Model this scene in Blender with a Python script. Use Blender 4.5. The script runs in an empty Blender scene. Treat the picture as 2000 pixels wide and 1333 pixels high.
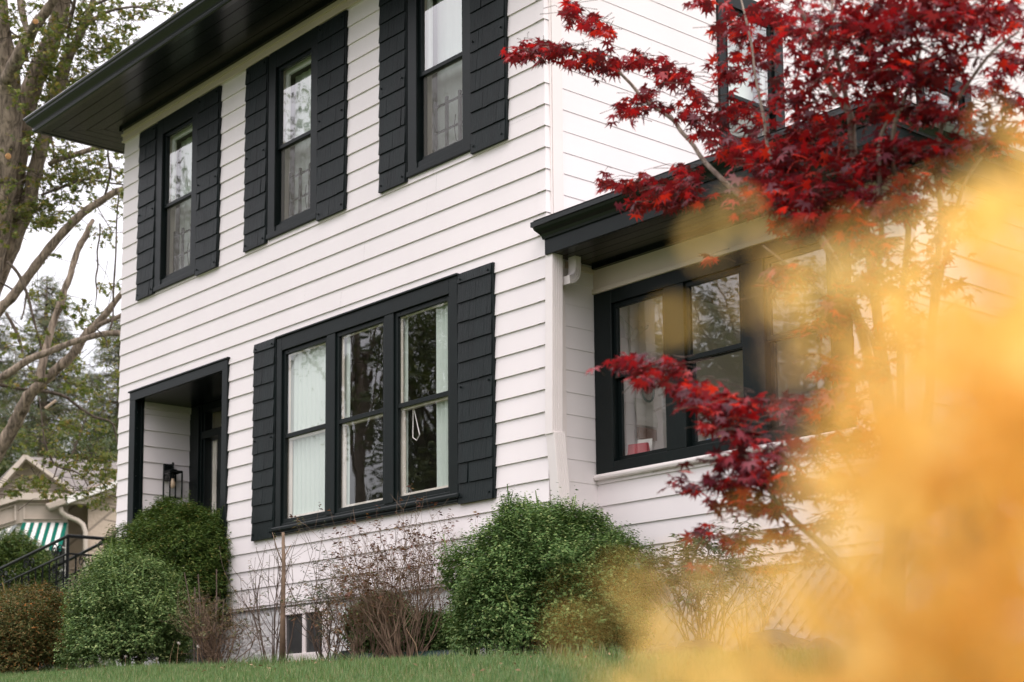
import bpy, math, random
import numpy as np
from math import sin, cos, pi, radians
rng = np.random.default_rng(7)
random.seed(7)
sc = bpy.context.scene
col = sc.collection

# ------------------------------------------------------------------ camera
F, YAW, PITCH, ROLL, SX, SY = 3130.376, -0.848229, 0.122607, -0.010184, 49.24, 380.30
CAM = np.array([8.4692, -7.5917, 0.0])
def cam_axes():
    cz, sz = cos(YAW), sin(YAW)
    W = np.array([[cz, -sz, 0], [sz, cz, 0], [0, 0, 1]])
    B = np.array([[1, 0, 0], [0, 0, -1], [0, 1, 0]])
    cp, sp = cos(PITCH), sin(PITCH)
    P = np.array([[1, 0, 0], [0, cp, sp], [0, -sp, cp]])
    cr, sr = cos(ROLL), sin(ROLL)
    Q = np.array([[cr, -sr, 0], [sr, cr, 0], [0, 0, 1]])
    return Q @ P @ B @ W
AX = cam_axes()                      # rows: right, down, forward
def ray(px, py):
    return AX.T @ np.array([(px - 1000 - SX) / F, (py - 666.5 - SY) / F, 1.0])
def at(px, py, dist):                # the point this far from the lens in that direction
    r = ray(px, py); return CAM + r / np.linalg.norm(r) * dist
def aty(px, py, y):                  # the point where that direction meets a vertical plane parallel to the facade
    r = ray(px, py); return CAM + r * ((y - CAM[1]) / r[1])
def pxm(P):                          # metres per photo pixel at a point
    return float((np.asarray(P) - CAM) @ AX[2]) / F
def proj(P):
    q = (np.atleast_2d(P) - CAM) @ AX.T
    return np.stack([1000 + SX + F * q[:, 0] / q[:, 2], 666.5 + SY + F * q[:, 1] / q[:, 2], q[:, 2]], 1)

cd = bpy.data.cameras.new('camera')
cam = bpy.data.objects.new('camera', cd); col.objects.link(cam)
from mathutils import Matrix, Vector
R_, D_, F_ = AX
cam.matrix_world = Matrix(((R_[0], -D_[0], -F_[0], CAM[0]), (R_[1], -D_[1], -F_[1], CAM[1]),
                           (R_[2], -D_[2], -F_[2], CAM[2]), (0, 0, 0, 1)))
cd.sensor_width = 36.0; cd.lens = F / 2000 * 36.0
cd.shift_x = -SX / 2000; cd.shift_y = SY / 2000
cd.clip_start = 0.02; cd.clip_end = 1500
cd.dof.use_dof = True; cd.dof.focus_distance = 11.2; cd.dof.aperture_fstop = 2.7
cd.dof.aperture_blades = 9
sc.camera = cam

# ------------------------------------------------------------------ world, sun, view
SUN_EL, SUN_AZ = radians(52), radians(62)       # overcast: a broad soft sun from the right of the facade
w = bpy.data.worlds.new('World'); sc.world = w; w.use_nodes = True
nt = w.node_tree; nt.nodes.clear()
out = nt.nodes.new('ShaderNodeOutputWorld'); addn = nt.nodes.new('ShaderNodeAddShader')
b1 = nt.nodes.new('ShaderNodeBackground'); b2 = nt.nodes.new('ShaderNodeBackground')
sky = nt.nodes.new('ShaderNodeTexSky'); sky.sky_type = 'NISHITA'; sky.sun_disc = False
sky.sun_elevation = SUN_EL; sky.sun_rotation = SUN_AZ; sky.dust_density = 4; sky.air_density = 1.2
b1.inputs['Strength'].default_value = 0.05
nt.links.new(sky.outputs[0], b1.inputs['Color'])
tc = nt.nodes.new('ShaderNodeTexCoord'); sep = nt.nodes.new('ShaderNodeSeparateXYZ')
nt.links.new(tc.outputs['Generated'], sep.inputs[0])
mr = nt.nodes.new('ShaderNodeFloatCurve')          # overcast: dim behind the street's trees and roofs, brightest overhead
cv = mr.mapping.curves[0]
for px_, py_ in ((0.12, 0.19), (0.28, 0.33)): cv.points.new(px_, py_)
cv.points[0].location = (0, 0.11); cv.points[-1].location = (1, 1.0); mr.mapping.update()
mx0 = nt.nodes.new('ShaderNodeMath'); mx0.operation = 'MAXIMUM'; mx0.inputs[1].default_value = 0.0
nt.links.new(sep.outputs['Z'], mx0.inputs[0]); nt.links.new(mx0.outputs[0], mr.inputs['Value'])
scl_ = nt.nodes.new('ShaderNodeMath'); scl_.operation = 'MULTIPLY'; scl_.inputs[1].default_value = 2.75
nt.links.new(mr.outputs[0], scl_.inputs[0])
nz = nt.nodes.new('ShaderNodeTexNoise'); nz.inputs['Scale'].default_value = 2.2; nz.inputs['Detail'].default_value = 5
mp = nt.nodes.new('ShaderNodeMapping'); mp.inputs['Scale'].default_value = (1, 1, 2.4)
nt.links.new(tc.outputs['Generated'], mp.inputs[0]); nt.links.new(mp.outputs[0], nz.inputs['Vector'])
mr2 = nt.nodes.new('ShaderNodeMapRange'); mr2.inputs[1].default_value = 0.3; mr2.inputs[2].default_value = 0.7
mr2.inputs[3].default_value = 0.80; mr2.inputs[4].default_value = 1.08
nt.links.new(nz.outputs[0], mr2.inputs[0])
mul = nt.nodes.new('ShaderNodeMath'); mul.operation = 'MULTIPLY'
nt.links.new(scl_.outputs[0], mul.inputs[0]); nt.links.new(mr2.outputs[0], mul.inputs[1])
b2.inputs['Color'].default_value = (1.0, 0.93, 0.945, 1)
nt.links.new(mul.outputs[0], b2.inputs['Strength'])
nt.links.new(b1.outputs[0], addn.inputs[0]); nt.links.new(b2.outputs[0], addn.inputs[1])
nt.links.new(addn.outputs[0], out.inputs[0])
sd = bpy.data.lights.new('sun', 'SUN'); sd.energy = 0.5; sd.angle = radians(25); sd.color = (1, 0.965, 0.92)
sun = bpy.data.objects.new('sun', sd); col.objects.link(sun)
sdir = Vector((sin(SUN_AZ) * cos(SUN_EL), cos(SUN_AZ) * cos(SUN_EL) * -0.55, sin(SUN_EL))).normalized()
sky.sun_rotation = math.atan2(sdir.x, sdir.y); sky.sun_elevation = math.asin(sdir.z)
sun.rotation_euler = sdir.to_track_quat('Z', 'Y').to_euler()
sun.location = (20, -10, 30)
sc.view_settings.view_transform = 'Standard'; sc.view_settings.look = 'None'
sc.view_settings.exposure = 0.42; sc.view_settings.gamma = 1.0
sc.cycles.use_denoising = True
try: sc.cycles.denoiser = 'OPENIMAGEDENOISE'
except Exception: pass
sc.cycles.max_bounces = 8; sc.cycles.transparent_max_bounces = 24
sc.cycles.diffuse_bounces = 3; sc.cycles.glossy_bounces = 3; sc.cycles.transmission_bounces = 4
sc.cycles.sample_clamp_indirect = 6
sc.cycles.caustics_reflective = False; sc.cycles.caustics_refractive = False

# ------------------------------------------------------------------ materials
def nodes(name):
    m = bpy.data.materials.new(name); m.use_nodes = True
    t = m.node_tree; t.nodes.clear()
    o = t.nodes.new('ShaderNodeOutputMaterial'); return m, t, o
def N(t, kind, **kw):
    n = t.nodes.new(kind)
    for k, v in kw.items():
        if hasattr(n, k) and k not in ('Scale',): setattr(n, k, v)
        else: n.inputs[k].default_value = v
    return n
def rgb(c): return (c[0], c[1], c[2], 1)
def ramp(t, stops):
    r = t.nodes.new('ShaderNodeValToRGB'); e = r.color_ramp.elements
    while len(e) < len(stops): e.new(0.5)
    for i, (p, c) in enumerate(stops): e[i].position = p; e[i].color = rgb(c)
    return r
def vec(t, scale=(1, 1, 1), kind='Object'):
    c = t.nodes.new('ShaderNodeTexCoord'); m = t.nodes.new('ShaderNodeMapping'); m.inputs['Scale'].default_value = scale
    t.links.new(c.outputs[kind], m.inputs[0]); return m
def paint(name, c, rough=0.5, var=0.06, bump=0.15, scale=(6, 6, 6), spec=0.5, c2=None, bscale=None, dist=0.004):
    m, t, o = nodes(name); L = t.links.new
    p = t.nodes.new('ShaderNodeBsdfPrincipled'); L(p.outputs[0], o.inputs[0])
    v = vec(t, scale); n = N(t, 'ShaderNodeTexNoise'); n.inputs['Scale'].default_value = 1.0; n.inputs['Detail'].default_value = 6
    L(v.outputs[0], n.inputs['Vector'])
    c2 = c2 or tuple(x * (1 - var * 2) for x in c)
    r = ramp(t, [(0.3, c2), (0.62, c)]); L(n.outputs[0], r.inputs[0]); L(r.outputs[0], p.inputs['Base Color'])
    p.inputs['Roughness'].default_value = rough; p.inputs['Specular IOR Level'].default_value = spec
    v2 = vec(t, bscale or tuple(x * 8 for x in scale)); n2 = N(t, 'ShaderNodeTexNoise'); n2.inputs['Scale'].default_value = 1.0
    n2.inputs['Detail'].default_value = 4; L(v2.outputs[0], n2.inputs['Vector'])
    b = t.nodes.new('ShaderNodeBump'); b.inputs['Strength'].default_value = bump; b.inputs['Distance'].default_value = dist
    L(n2.outputs[0], b.inputs['Height']); L(b.outputs[0], p.inputs['Normal'])
    return m
def leafmat(name, stops, trans=0.35, rough=0.5, tcol=None, spec=0.4, gain=1.0):
    m, t, o = nodes(name); L = t.links.new
    g = t.nodes.new('ShaderNodeNewGeometry'); r = ramp(t, stops); L(g.outputs['Random Per Island'], r.inputs[0])
    p = t.nodes.new('ShaderNodeBsdfPrincipled'); p.inputs['Roughness'].default_value = rough
    p.inputs['Specular IOR Level'].default_value = spec
    L(r.outputs[0], p.inputs['Base Color'])
    tr = t.nodes.new('ShaderNodeBsdfTranslucent')
    mx = t.nodes.new('ShaderNodeMixRGB'); mx.blend_type = 'MULTIPLY'; mx.inputs[0].default_value = 1.0
    mx.inputs[2].default_value = rgb(tcol or (1.1, 1.1, 0.8)); L(r.outputs[0], mx.inputs[1]); L(mx.outputs[0], tr.inputs[0])
    ms = t.nodes.new('ShaderNodeMixShader'); ms.inputs[0].default_value = trans
    L(p.outputs[0], ms.inputs[1]); L(tr.outputs[0], ms.inputs[2]); L(ms.outputs[0], o.inputs[0])
    return m
def glassmat(name, ior=1.9, tint=(0.93, 0.95, 0.94), wob=0.02, rough=0.0):
    m, t, o = nodes(name); L = t.links.new
    tr = t.nodes.new('ShaderNodeBsdfTransparent'); tr.inputs[0].default_value = rgb(tint)
    gl = t.nodes.new('ShaderNodeBsdfGlossy'); gl.inputs['Roughness'].default_value = rough
    gl.inputs['Color'].default_value = (0.95, 0.97, 0.97, 1)
    fr = t.nodes.new('ShaderNodeFresnel'); fr.inputs['IOR'].default_value = ior
    v = vec(t, (1.6, 1.6, 1.1)); n = N(t, 'ShaderNodeTexNoise'); n.inputs['Scale'].default_value = 1.3; n.inputs['Detail'].default_value = 2
    L(v.outputs[0], n.inputs['Vector'])
    b = t.nodes.new('ShaderNodeBump'); b.inputs['Strength'].default_value = 1.0; b.inputs['Distance'].default_value = wob
    L(n.outputs[0], b.inputs['Height']); L(b.outputs[0], gl.inputs['Normal'])
    ms = t.nodes.new('ShaderNodeAddShader'); L(fr.outputs[0], gl.inputs['Color']); L(tr.outputs[0], ms.inputs[0]); L(gl.outputs[0], ms.inputs[1])
    L(ms.outputs[0], o.inputs[0]); return m
def screenmat(name):
    m, t, o = nodes(name); L = t.links.new
    tr = t.nodes.new('ShaderNodeBsdfTransparent'); d = t.nodes.new('ShaderNodeBsdfDiffuse'); d.inputs[0].default_value = (0.26, 0.245, 0.23, 1)
    ms = t.nodes.new('ShaderNodeMixShader'); ms.inputs[0].default_value = 0.33
    L(tr.outputs[0], ms.inputs[1]); L(d.outputs[0], ms.inputs[2]); L(ms.outputs[0], o.inputs[0]); return m
def clothmat(name, c, trans=0.4):
    m, t, o = nodes(name); L = t.links.new
    d = t.nodes.new('ShaderNodeBsdfDiffuse'); d.inputs[0].default_value = rgb(c)
    tr = t.nodes.new('ShaderNodeBsdfTranslucent'); tr.inputs[0].default_value = rgb(c)
    ms = t.nodes.new('ShaderNodeMixShader'); ms.inputs[0].default_value = trans
    L(d.outputs[0], ms.inputs[1]); L(tr.outputs[0], ms.inputs[2]); L(ms.outputs[0], o.inputs[0]); return m
def barkmat(name, ca, cb, sc_=(14, 14, 2.2), dist=0.03):
    m, t, o = nodes(name); L = t.links.new
    p = t.nodes.new('ShaderNodeBsdfPrincipled'); p.inputs['Roughness'].default_value = 0.9; p.inputs['Specular IOR Level'].default_value = 0.15
    v = vec(t, sc_); n = N(t, 'ShaderNodeTexNoise'); n.inputs['Scale'].default_value = 1.0; n.inputs['Detail'].default_value = 8
    n.inputs['Roughness'].default_value = 0.65; n.inputs['Distortion'].default_value = 0.6
    L(v.outputs[0], n.inputs['Vector'])
    r = ramp(t, [(0.36, ca), (0.64, cb)]); L(n.outputs[0], r.inputs[0]); L(r.outputs[0], p.inputs['Base Color'])
    b = t.nodes.new('ShaderNodeBump'); b.inputs['Strength'].default_value = 0.9; b.inputs['Distance'].default_value = dist
    L(n.outputs[0], b.inputs['Height']); L(b.outputs[0], p.inputs['Normal']); L(p.outputs[0], o.inputs[0]); return m
def brickmat(name, c1, c2, cm, scale, bw=0.5, rh=0.25, bump=0.6, ms=0.02, rot=None, dist=0.01):
    m, t, o = nodes(name); L = t.links.new
    p = t.nodes.new('ShaderNodeBsdfPrincipled'); p.inputs['Roughness'].default_value = 0.8
    c = t.nodes.new('ShaderNodeTexCoord'); mpn = t.nodes.new('ShaderNodeMapping'); mpn.inputs['Rotation'].default_value = rot or (radians(90), 0, 0)
    L(c.outputs['Object'], mpn.inputs[0])
    b = t.nodes.new('ShaderNodeTexBrick'); b.inputs['Color1'].default_value = rgb(c1); b.inputs['Color2'].default_value = rgb(c2)
    b.inputs['Mortar'].default_value = rgb(cm); b.inputs['Scale'].default_value = scale; b.inputs['Mortar Size'].default_value = ms
    b.inputs['Brick Width'].default_value = bw; b.inputs['Row Height'].default_value = rh; L(mpn.outputs[0], b.inputs['Vector'])
    L(b.outputs['Color'], p.inputs['Base Color'])
    n = N(t, 'ShaderNodeTexNoise'); n.inputs['Scale'].default_value = 22; n.inputs['Detail'].default_value = 6; L(c.outputs['Object'], n.inputs['Vector'])
    a = t.nodes.new('ShaderNodeMath'); a.operation = 'SUBTRACT'; L(n.outputs[0], a.inputs[0]); L(b.outputs['Fac'], a.inputs[1])
    bp = t.nodes.new('ShaderNodeBump'); bp.inputs['Strength'].default_value = bump; bp.inputs['Distance'].default_value = dist
    L(a.outputs[0], bp.inputs['Height']); L(bp.outputs[0], p.inputs['Normal']); L(p.outputs[0], o.inputs[0]); return m

M = {}
M['siding'] = paint('white_siding', (0.87, 0.815, 0.82), 0.5, 0.022, 0.08, (1.6, 1.6, 0.9), bscale=(3, 3, 60), dist=0.001)
M['trimw'] = paint('white_trim', (0.86, 0.79, 0.775), 0.5, 0.02, 0.05, (2, 2, 2), dist=0.001)
M['black'] = paint('black_paint', (0.0040, 0.0085, 0.0085), 0.40, 0.12, 0.25, (5, 5, 5), c2=(0.003, 0.006, 0.006), dist=0.003, spec=0.24)
M['soffit'] = paint('soffit_paint', (0.0035, 0.006, 0.006), 0.26, 0.1, 0.1, (3, 3, 3), dist=0.001, spec=0.3)
M['shingle'] = paint('shutter_paint', (0.0050, 0.0108, 0.0110), 0.48, 0.2, 1.0, (14, 14, 1.6), c2=(0.0030, 0.0062, 0.0065), bscale=(120, 120, 6), dist=0.006, spec=0.24)
M['cream'] = paint('cream_paint', (0.72, 0.64, 0.57), 0.5, 0.06, 0.05)
M['sashw'] = paint('inner_sash_paint', (0.7, 0.7, 0.68), 0.5, 0.03, 0.05)
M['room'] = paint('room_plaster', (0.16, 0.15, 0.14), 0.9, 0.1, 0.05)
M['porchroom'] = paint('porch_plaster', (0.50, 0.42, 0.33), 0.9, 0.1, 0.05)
M['glass'] = glassmat('window_glass', 2.4, (0.93, 0.95, 0.94), 0.0011)
M['glass_up'] = glassmat('upper_window_glass', 3.4, (0.88, 0.91, 0.895), 0.0014)
M['glass_lo'] = glassmat('screened_glass', 1.8, (0.93, 0.95, 0.94), 0.003)
M['screen'] = screenmat('insect_screen')
M['curtain'] = clothmat('sheer_curtain', (0.60, 0.66, 0.61), 0.12)
M['shade'] = clothmat('window_shade', (0.62, 0.68, 0.64), 0.2)
M['roof'] = paint('roof_shingle', (0.07, 0.075, 0.08), 0.85, 0.3, 0.6, (8, 8, 8), dist=0.01)
M['found'] = brickmat('painted_block', (0.78, 0.77, 0.76), (0.74, 0.73, 0.73), (0.62, 0.6, 0.6), 1.0, 0.42, 0.11, 0.9, 0.012, dist=0.03)
M['metalw'] = paint('white_metal', (0.86, 0.80, 0.79), 0.35, 0.02, 0.03)
M['iron'] = paint('black_iron', (0.005, 0.007, 0.007), 0.45, 0.1, 0.1, spec=0.2)
M['frieze'] = paint('frieze_eave_shade', (0.72, 0.615, 0.52), 0.5, 0.03, 0.05, (2, 2, 2), dist=0.001)  # tan of the shade under the eaves put into the frieze colour
M['gutter'] = paint('gutter_enamel', (0.004, 0.008, 0.008), 0.22, 0.1, 0.1, (4, 4, 4), dist=0.001, spec=0.5)
# ------------------------------------------------------------------ mesh helpers
class MB:
    def __init__(s): s.v = []; s.f = []; s.mi = []
    def quad(s, a, b, c, d, mi=0):
        i = len(s.v); s.v += [tuple(a), tuple(b), tuple(c), tuple(d)]; s.f.append((i, i+1, i+2, i+3)); s.mi.append(mi)
    def poly(s, pts, mi=0):
        i = len(s.v); s.v += [tuple(p) for p in pts]; s.f.append(tuple(range(i, i+len(pts)))); s.mi.append(mi)
    def hexa(s, p, mi=0):     # 8 points: bottom 4 then top 4
        i = len(s.v); s.v += [tuple(q) for q in p]
        for f in ((0,3,2,1),(4,5,6,7),(0,1,5,4),(1,2,6,5),(2,3,7,6),(3,0,4,7)):
            s.f.append(tuple(i+k for k in f)); s.mi.append(mi)
    def box(s, x0, x1, y0, y1, z0, z1, mi=0):
        s.hexa([(x0,y0,z0),(x1,y0,z0),(x1,y1,z0),(x0,y1,z0),(x0,y0,z1),(x1,y0,z1),(x1,y1,z1),(x0,y1,z1)], mi)
    def boxm(s, W, u0, u1, d0, d1, z0, z1, mi=0):
        s.hexa([W(u0,d1,z0),W(u1,d1,z0),W(u1,d0,z0),W(u0,d0,z0),W(u0,d1,z1),W(u1,d1,z1),W(u1,d0,z1),W(u0,d0,z1)], mi)
    def prism(s, pts, vec_, mi=0):
        v = np.array(vec_); a = [np.array(p, float) for p in pts]; n = len(a); i = len(s.v)
        s.v += [tuple(p) for p in a] + [tuple(p + v) for p in a]
        s.f.append(tuple(range(i, i+n))); s.f.append(tuple(range(i+2*n-1, i+n-1, -1))); s.mi += [mi, mi]
        for k in range(n):
            j = (k+1) % n; s.f.append((i+k, i+n+k, i+n+j, i+j)); s.mi.append(mi)
    def tube(s, pts, rad, n=8, cap=True, mi=0, wob=0.0):
        pts = np.array(pts, float)
        if np.isscalar(rad): rad = [rad]*len(pts)
        i0 = len(s.v); prev = None
        for k, p in enumerate(pts):
            d = pts[min(k+1, len(pts)-1)] - pts[max(k-1, 0)]; d = d/(np.linalg.norm(d)+1e-9)
            if prev is None:
                a = np.cross(d, [0, 0, 1.0]);
                if np.linalg.norm(a) < 0.1: a = np.cross(d, [1.0, 0, 0])
            else: a = prev - d*(prev @ d)
            a /= np.linalg.norm(a)+1e-9; prev = a; b = np.cross(d, a)
            for j in range(n):
                t = 2*pi*j/n; rr = rad[k]*(1 + (random.uniform(-wob, wob) if wob else 0))
                s.v.append(tuple(p + (a*cos(t) + b*sin(t))*rr))
        for k in range(len(pts)-1):
            for j in range(n):
                a = i0+k*n+j; b_ = i0+k*n+(j+1) % n
                s.f.append((a, b_, b_+n, a+n)); s.mi.append(mi)
        if cap:
            s.f.append(tuple(i0+j for j in range(n-1, -1, -1))); s.mi.append(mi)
            e = i0+(len(pts)-1)*n; s.f.append(tuple(e+j for j in range(n))); s.mi.append(mi)
    def build(s, name, mats, parent=None, smooth=False, bevel=0.0):
        me = bpy.data.meshes.new(name); me.from_pydata(s.v, [], s.f)
        if not isinstance(mats, (list, tuple)): mats = [mats]
        for m in mats: me.materials.append(m)
        if len(mats) > 1: me.polygons.foreach_set('material_index', s.mi)
        if smooth: me.polygons.foreach_set('use_smooth', [True]*len(s.f))
        me.update()
        o = bpy.data.objects.new(name, me); col.objects.link(o)
        attach(o, parent)
        if bevel:
            b = o.modifiers.new('bevel', 'BEVEL'); b.width = bevel; b.segments = 2; b.limit_method = 'ANGLE'; b.angle_limit = radians(40)
        return o
def attach(o, parent):
    # meshes are authored in world coordinates: undo the offset of the thing they belong to
    if parent is None: return
    o.parent = parent
    l = Vector((0, 0, 0)) if parent.parent is not None else Vector(parent.location)
    o.matrix_parent_inverse = Matrix.Translation(-l)
def mesh_np(name, V, Fc, mat, parent=None, smooth=False):
    V = np.asarray(V, np.float32); Fc = np.asarray(Fc, np.int32); k = Fc.shape[1]
    me = bpy.data.meshes.new(name)
    me.vertices.add(len(V)); me.vertices.foreach_set('co', V.ravel())
    me.loops.add(Fc.size); me.loops.foreach_set('vertex_index', Fc.ravel())
    me.polygons.add(len(Fc)); me.polygons.foreach_set('loop_start', np.arange(0, Fc.size, k, dtype=np.int32))
    if smooth: me.polygons.foreach_set('use_smooth', np.ones(len(Fc), bool))
    me.materials.append(mat); me.update(calc_edges=True); me.validate()
    o = bpy.data.objects.new(name, me); col.objects.link(o)
    attach(o, parent)
    return o
def tag(o, label=None, cat=None, group=None, kind=None):
    if label: o['label'] = label
    if cat: o['category'] = cat
    if group: o['group'] = group
    if kind: o['kind'] = kind
    return o
def thing(name, label, cat, loc, group=None):
    o = bpy.data.objects.new(name, None); col.objects.link(o); o.location = tuple(loc); o.empty_display_size = 0.2
    return tag(o, label, cat, group)
def norm(a): return a/(np.linalg.norm(a, axis=-1, keepdims=True)+1e-9)
def frames(nrm, axis):
    """rotation matrices whose z is nrm and whose y leans along axis"""
    z = norm(nrm); y = axis - z*(axis*z).sum(-1, keepdims=True); y = norm(y); x = np.cross(y, z)
    return np.stack([x, y, z], -1)
def scatter(T, TF, pos, Rm, scl):
    n = len(pos); V = pos[:, None, :] + np.einsum('nij,vj->nvi', Rm, T)*np.reshape(scl, (-1, 1, 1))
    Fc = (TF[None] + (np.arange(n)*len(T))[:, None, None]).reshape(-1, TF.shape[1])
    return V.reshape(-1, 3), Fc
def rdir(n): return norm(rng.normal(size=(n, 3)))
# leaf shapes (y along the leaf, z up)
OVAL = np.array([(0, 0, 0), (0.26, 0.4, 0.06), (0, 1, -0.04), (-0.26, 0.4, 0.06)]); OVAL_F = np.array([(0, 1, 2, 3)])
LONG = np.array([(0, 0, 0), (0.13, 0.5, 0.03), (0, 1, -0.12), (-0.13, 0.5, 0.03)]); LONG_F = OVAL_F
NEED = np.array([(-0.05, 0, 0), (0.05, 0, 0), (0.03, 1, 0), (-0.03, 1, 0)]); NEED_F = OVAL_F
def star(angles, lens, notch):
    pts = [(0, -0.02, 0)]
    for i, (a, l) in enumerate(zip(angles, lens)):
        t = radians(a); pts.append((l*sin(t), l*cos(t), -0.22*l*l))
        if i < len(angles)-1:
            t2 = radians((a+angles[i+1])/2); pts.append((notch*sin(t2), notch*cos(t2), 0.02))
    T = np.array(pts); n = len(T)
    return T, np.array([(0, i+1, i) for i in range(1, n-1)])
ACER, ACER_F = star([-128, -85, -42, 0, 42, 85, 128], [0.45, 0.76, 0.95, 1.0, 0.95, 0.76, 0.45], 0.37)
LOBE, LOBE_F = star([-95, -45, 0, 45, 95], [0.5, 0.8, 1.0, 0.8, 0.5], 0.42)
def gz(x, y):
    """height of the yard"""
    x = np.asarray(x, float); y = np.asarray(y, float)
    base = 0.471 - 0.022*np.clip(x, -9, 9) - 0.008*np.clip(x, 0, 5)
    t = -1.4 - y
    s = 0.25
    drop = 0.119*(np.logaddexp(0, t/s)*s)
    drop = np.minimum(drop, 1.05)
    up = 0.015*np.clip(y+1.4, 0, 1.4)
    left = 0.055*np.clip(-x-8.5, 0, 22) + 0.02*np.clip(y-1, 0, 20)
    return base - drop + up + left
# ------------------------------------------------------------------ the house
LAP, Z0 = 0.165, 5.2776
XL, XR = -6.70, 0.0                       # front wall, at y = 0
YP = 0.477                                # front wall of the porch wing
def WF(u, d, z): return (u, -d, z)        # front wall
def WS(u, d, z): return (d, u, z)         # side wall, facing +x
def WP(u, d, z): return (u, YP - d, z)    # porch front wall
def WL(u, d, z): return (XL - d, u, z)    # far side wall
def siding(mb, W, u0, u1, z0, z1, holes=(), lim=None, lip=0.015, gap=0.004):
    k = math.floor((z0 - Z0)/LAP + 1e-6)
    while Z0 + k*LAP < z1 - 1e-6:
        a = max(Z0 + k*LAP, z0); b = min(Z0 + (k+1)*LAP, z1)
        zb = Z0 + k*LAP
        cuts = sorted({a, b} | {h[2] for h in holes if a < h[2] < b} | {h[3] for h in holes if a < h[3] < b})
        r = random.Random(k*131 + int(u0*10)); seams = []; x = u0 + r.uniform(0.6, 3.4)
        while x < u1 - 0.3: seams.append(x); x += r.choice([3.05, 3.66, 2.44])
        dep = lambda z: 0.002 + (lip-0.002)*(1-(z-zb)/LAP)
        for ca, cb in zip(cuts, cuts[1:]):
            mid = (ca+cb)/2; segs = [(u0, u1)]
            if lim: l = lim(mid); segs = [(max(u0, l[0]), min(u1, l[1]))]
            for h in holes:
                if h[2] < mid < h[3]:
                    ns = []
                    for s0, s1 in segs:
                        if h[1] <= s0 or h[0] >= s1: ns.append((s0, s1)); continue
                        if h[0] > s0: ns.append((s0, h[0]))
                        if h[1] < s1: ns.append((h[1], s1))
                    segs = ns
            for s0, s1 in segs:
                if s1 - s0 < 1e-4: continue
                edges = [s0] + [q for q in seams if s0 < q < s1] + [s1]
                for i, (e0, e1) in enumerate(zip(edges, edges[1:])):
                    jit = 0.0007*(i % 2) + r.uniform(-0.0004, 0.0004)
                    da, db = dep(ca)+jit, dep(cb)+jit
                    mb.quad(W(e0, da, ca), W(e1, da, ca), W(e1, db, cb), W(e0, db, cb))
                    if abs(ca - a) < 1e-6:
                        mb.quad(W(e0, -gap, ca), W(e1, -gap, ca), W(e1, da, ca), W(e0, da, ca))
                    if i: mb.quad(W(e0, -0.004, ca), W(e0, da, ca), W(e0, db, cb), W(e0, -0.004, cb))
        k += 1
house = thing('house', 'white two-storey clapboard house with black shutters, black eaves and a low porch wing', 'house', (0, 0, 0.5))

# openings: (u0, u1, z0, z1)
UP = [(-5.815, -5.215, 4.575, 6.105), (-3.675, -3.095, 4.60, 6.105), (-1.535, -0.945, 4.60, 6.105)]
PW = (-3.545, -1.11, 1.815, 3.42)
DOOR = (-6.30, -4.57, 1.0, 3.42)
BW = (-3.50, -2.90, 0.70, 1.05)
SW = [(2.0, 2.60, 4.86, 6.0), (4.78, 5.45, 4.86, 6.1)]
PB = (0.10, 2.26, 1.93, 3.16)
ZS = 6.276
mb = MB(); siding(mb, WF, XL, XR-0.07, 1.13, ZS, UP + [PW, DOOR]); mb.build('siding_wall', M['siding'], house)
mb = MB(); siding(mb, WS, 0.155, 9.0, 1.0, 9.6, SW, lambda z: (max(0.155, (z-6.5)/0.72), min(9.0, 9.0-(z-6.5)/0.72)), lip=0.006, gap=-0.0005); mb.build('siding_wall', M['siding'], house)
mb = MB(); siding(mb, WL, 0.0, 9.0, 1.13, 6.43); mb.build('siding_wall', M['siding'], house)
mb = MB()                                  # metal caps that wrap each course at the front corner
k = -25
while Z0 + k*LAP < ZS:
    zb = Z0 + k*LAP; a, b = max(zb, 1.13), min(zb+LAP, ZS)
    f = lambda z: 0.004 + 0.015*(1-(z-zb)/LAP)
    mb.quad(WF(-0.085, f(a), a), WF(f(a)*0.4, f(a), a), WF(f(b)*0.4, f(b), b), WF(-0.085, f(b), b))
    mb.quad((f(a)*0.4, -f(a), a), (f(a)*0.4, 0.05, a), (f(b)*0.4, 0.05, b), (f(b)*0.4, -f(b), b))
    mb.quad(WF(-0.085, -0.004, a), WF(f(a)*0.4, -0.004, a), WF(f(a)*0.4, f(a), a), WF(-0.085, f(a), a))
    k += 1
mb.build('corner_cap', M['siding'], house)
mb = MB(); mb.boxm(WS, 0.052, 0.155, 0.0, 0.022, 1.0, 7.0); mb.boxm(WS, 0.035, 0.05, 0.0, 0.016, 1.0, 7.0)
mb.build('corner_board', M['trimw'], house, bevel=0.004)
mb = MB(); mb.box(XL, XR, 0.028, 0.25, -0.2, 1.13); mb.box(XL+0.028, XL+0.25, 0.25, 9, -0.2, 1.13); mb.box(-0.25, -0.028, 0.25, 9, -0.2, 1.13)
fo = mb.build('foundation', M['found'], house)
mb = MB(); mb.box(XL, XR, 9.0, 9.2, -0.2, 6.43); mb.box(XL, -0.06, 0.30, 9.0, 6.33, 6.42); mb.build('back_wall', M['trimw'], house)
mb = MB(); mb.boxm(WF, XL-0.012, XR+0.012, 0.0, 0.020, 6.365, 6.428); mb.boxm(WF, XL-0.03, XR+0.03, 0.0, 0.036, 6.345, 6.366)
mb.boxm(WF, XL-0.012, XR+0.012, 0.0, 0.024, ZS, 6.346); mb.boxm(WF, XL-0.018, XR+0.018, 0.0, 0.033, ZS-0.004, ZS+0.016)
mb.boxm(WL, 0.0, 9, 0.0, 0.02, ZS, 6.428); mb.build('frieze_board', M['frieze'], house, bevel=0.003)

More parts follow.
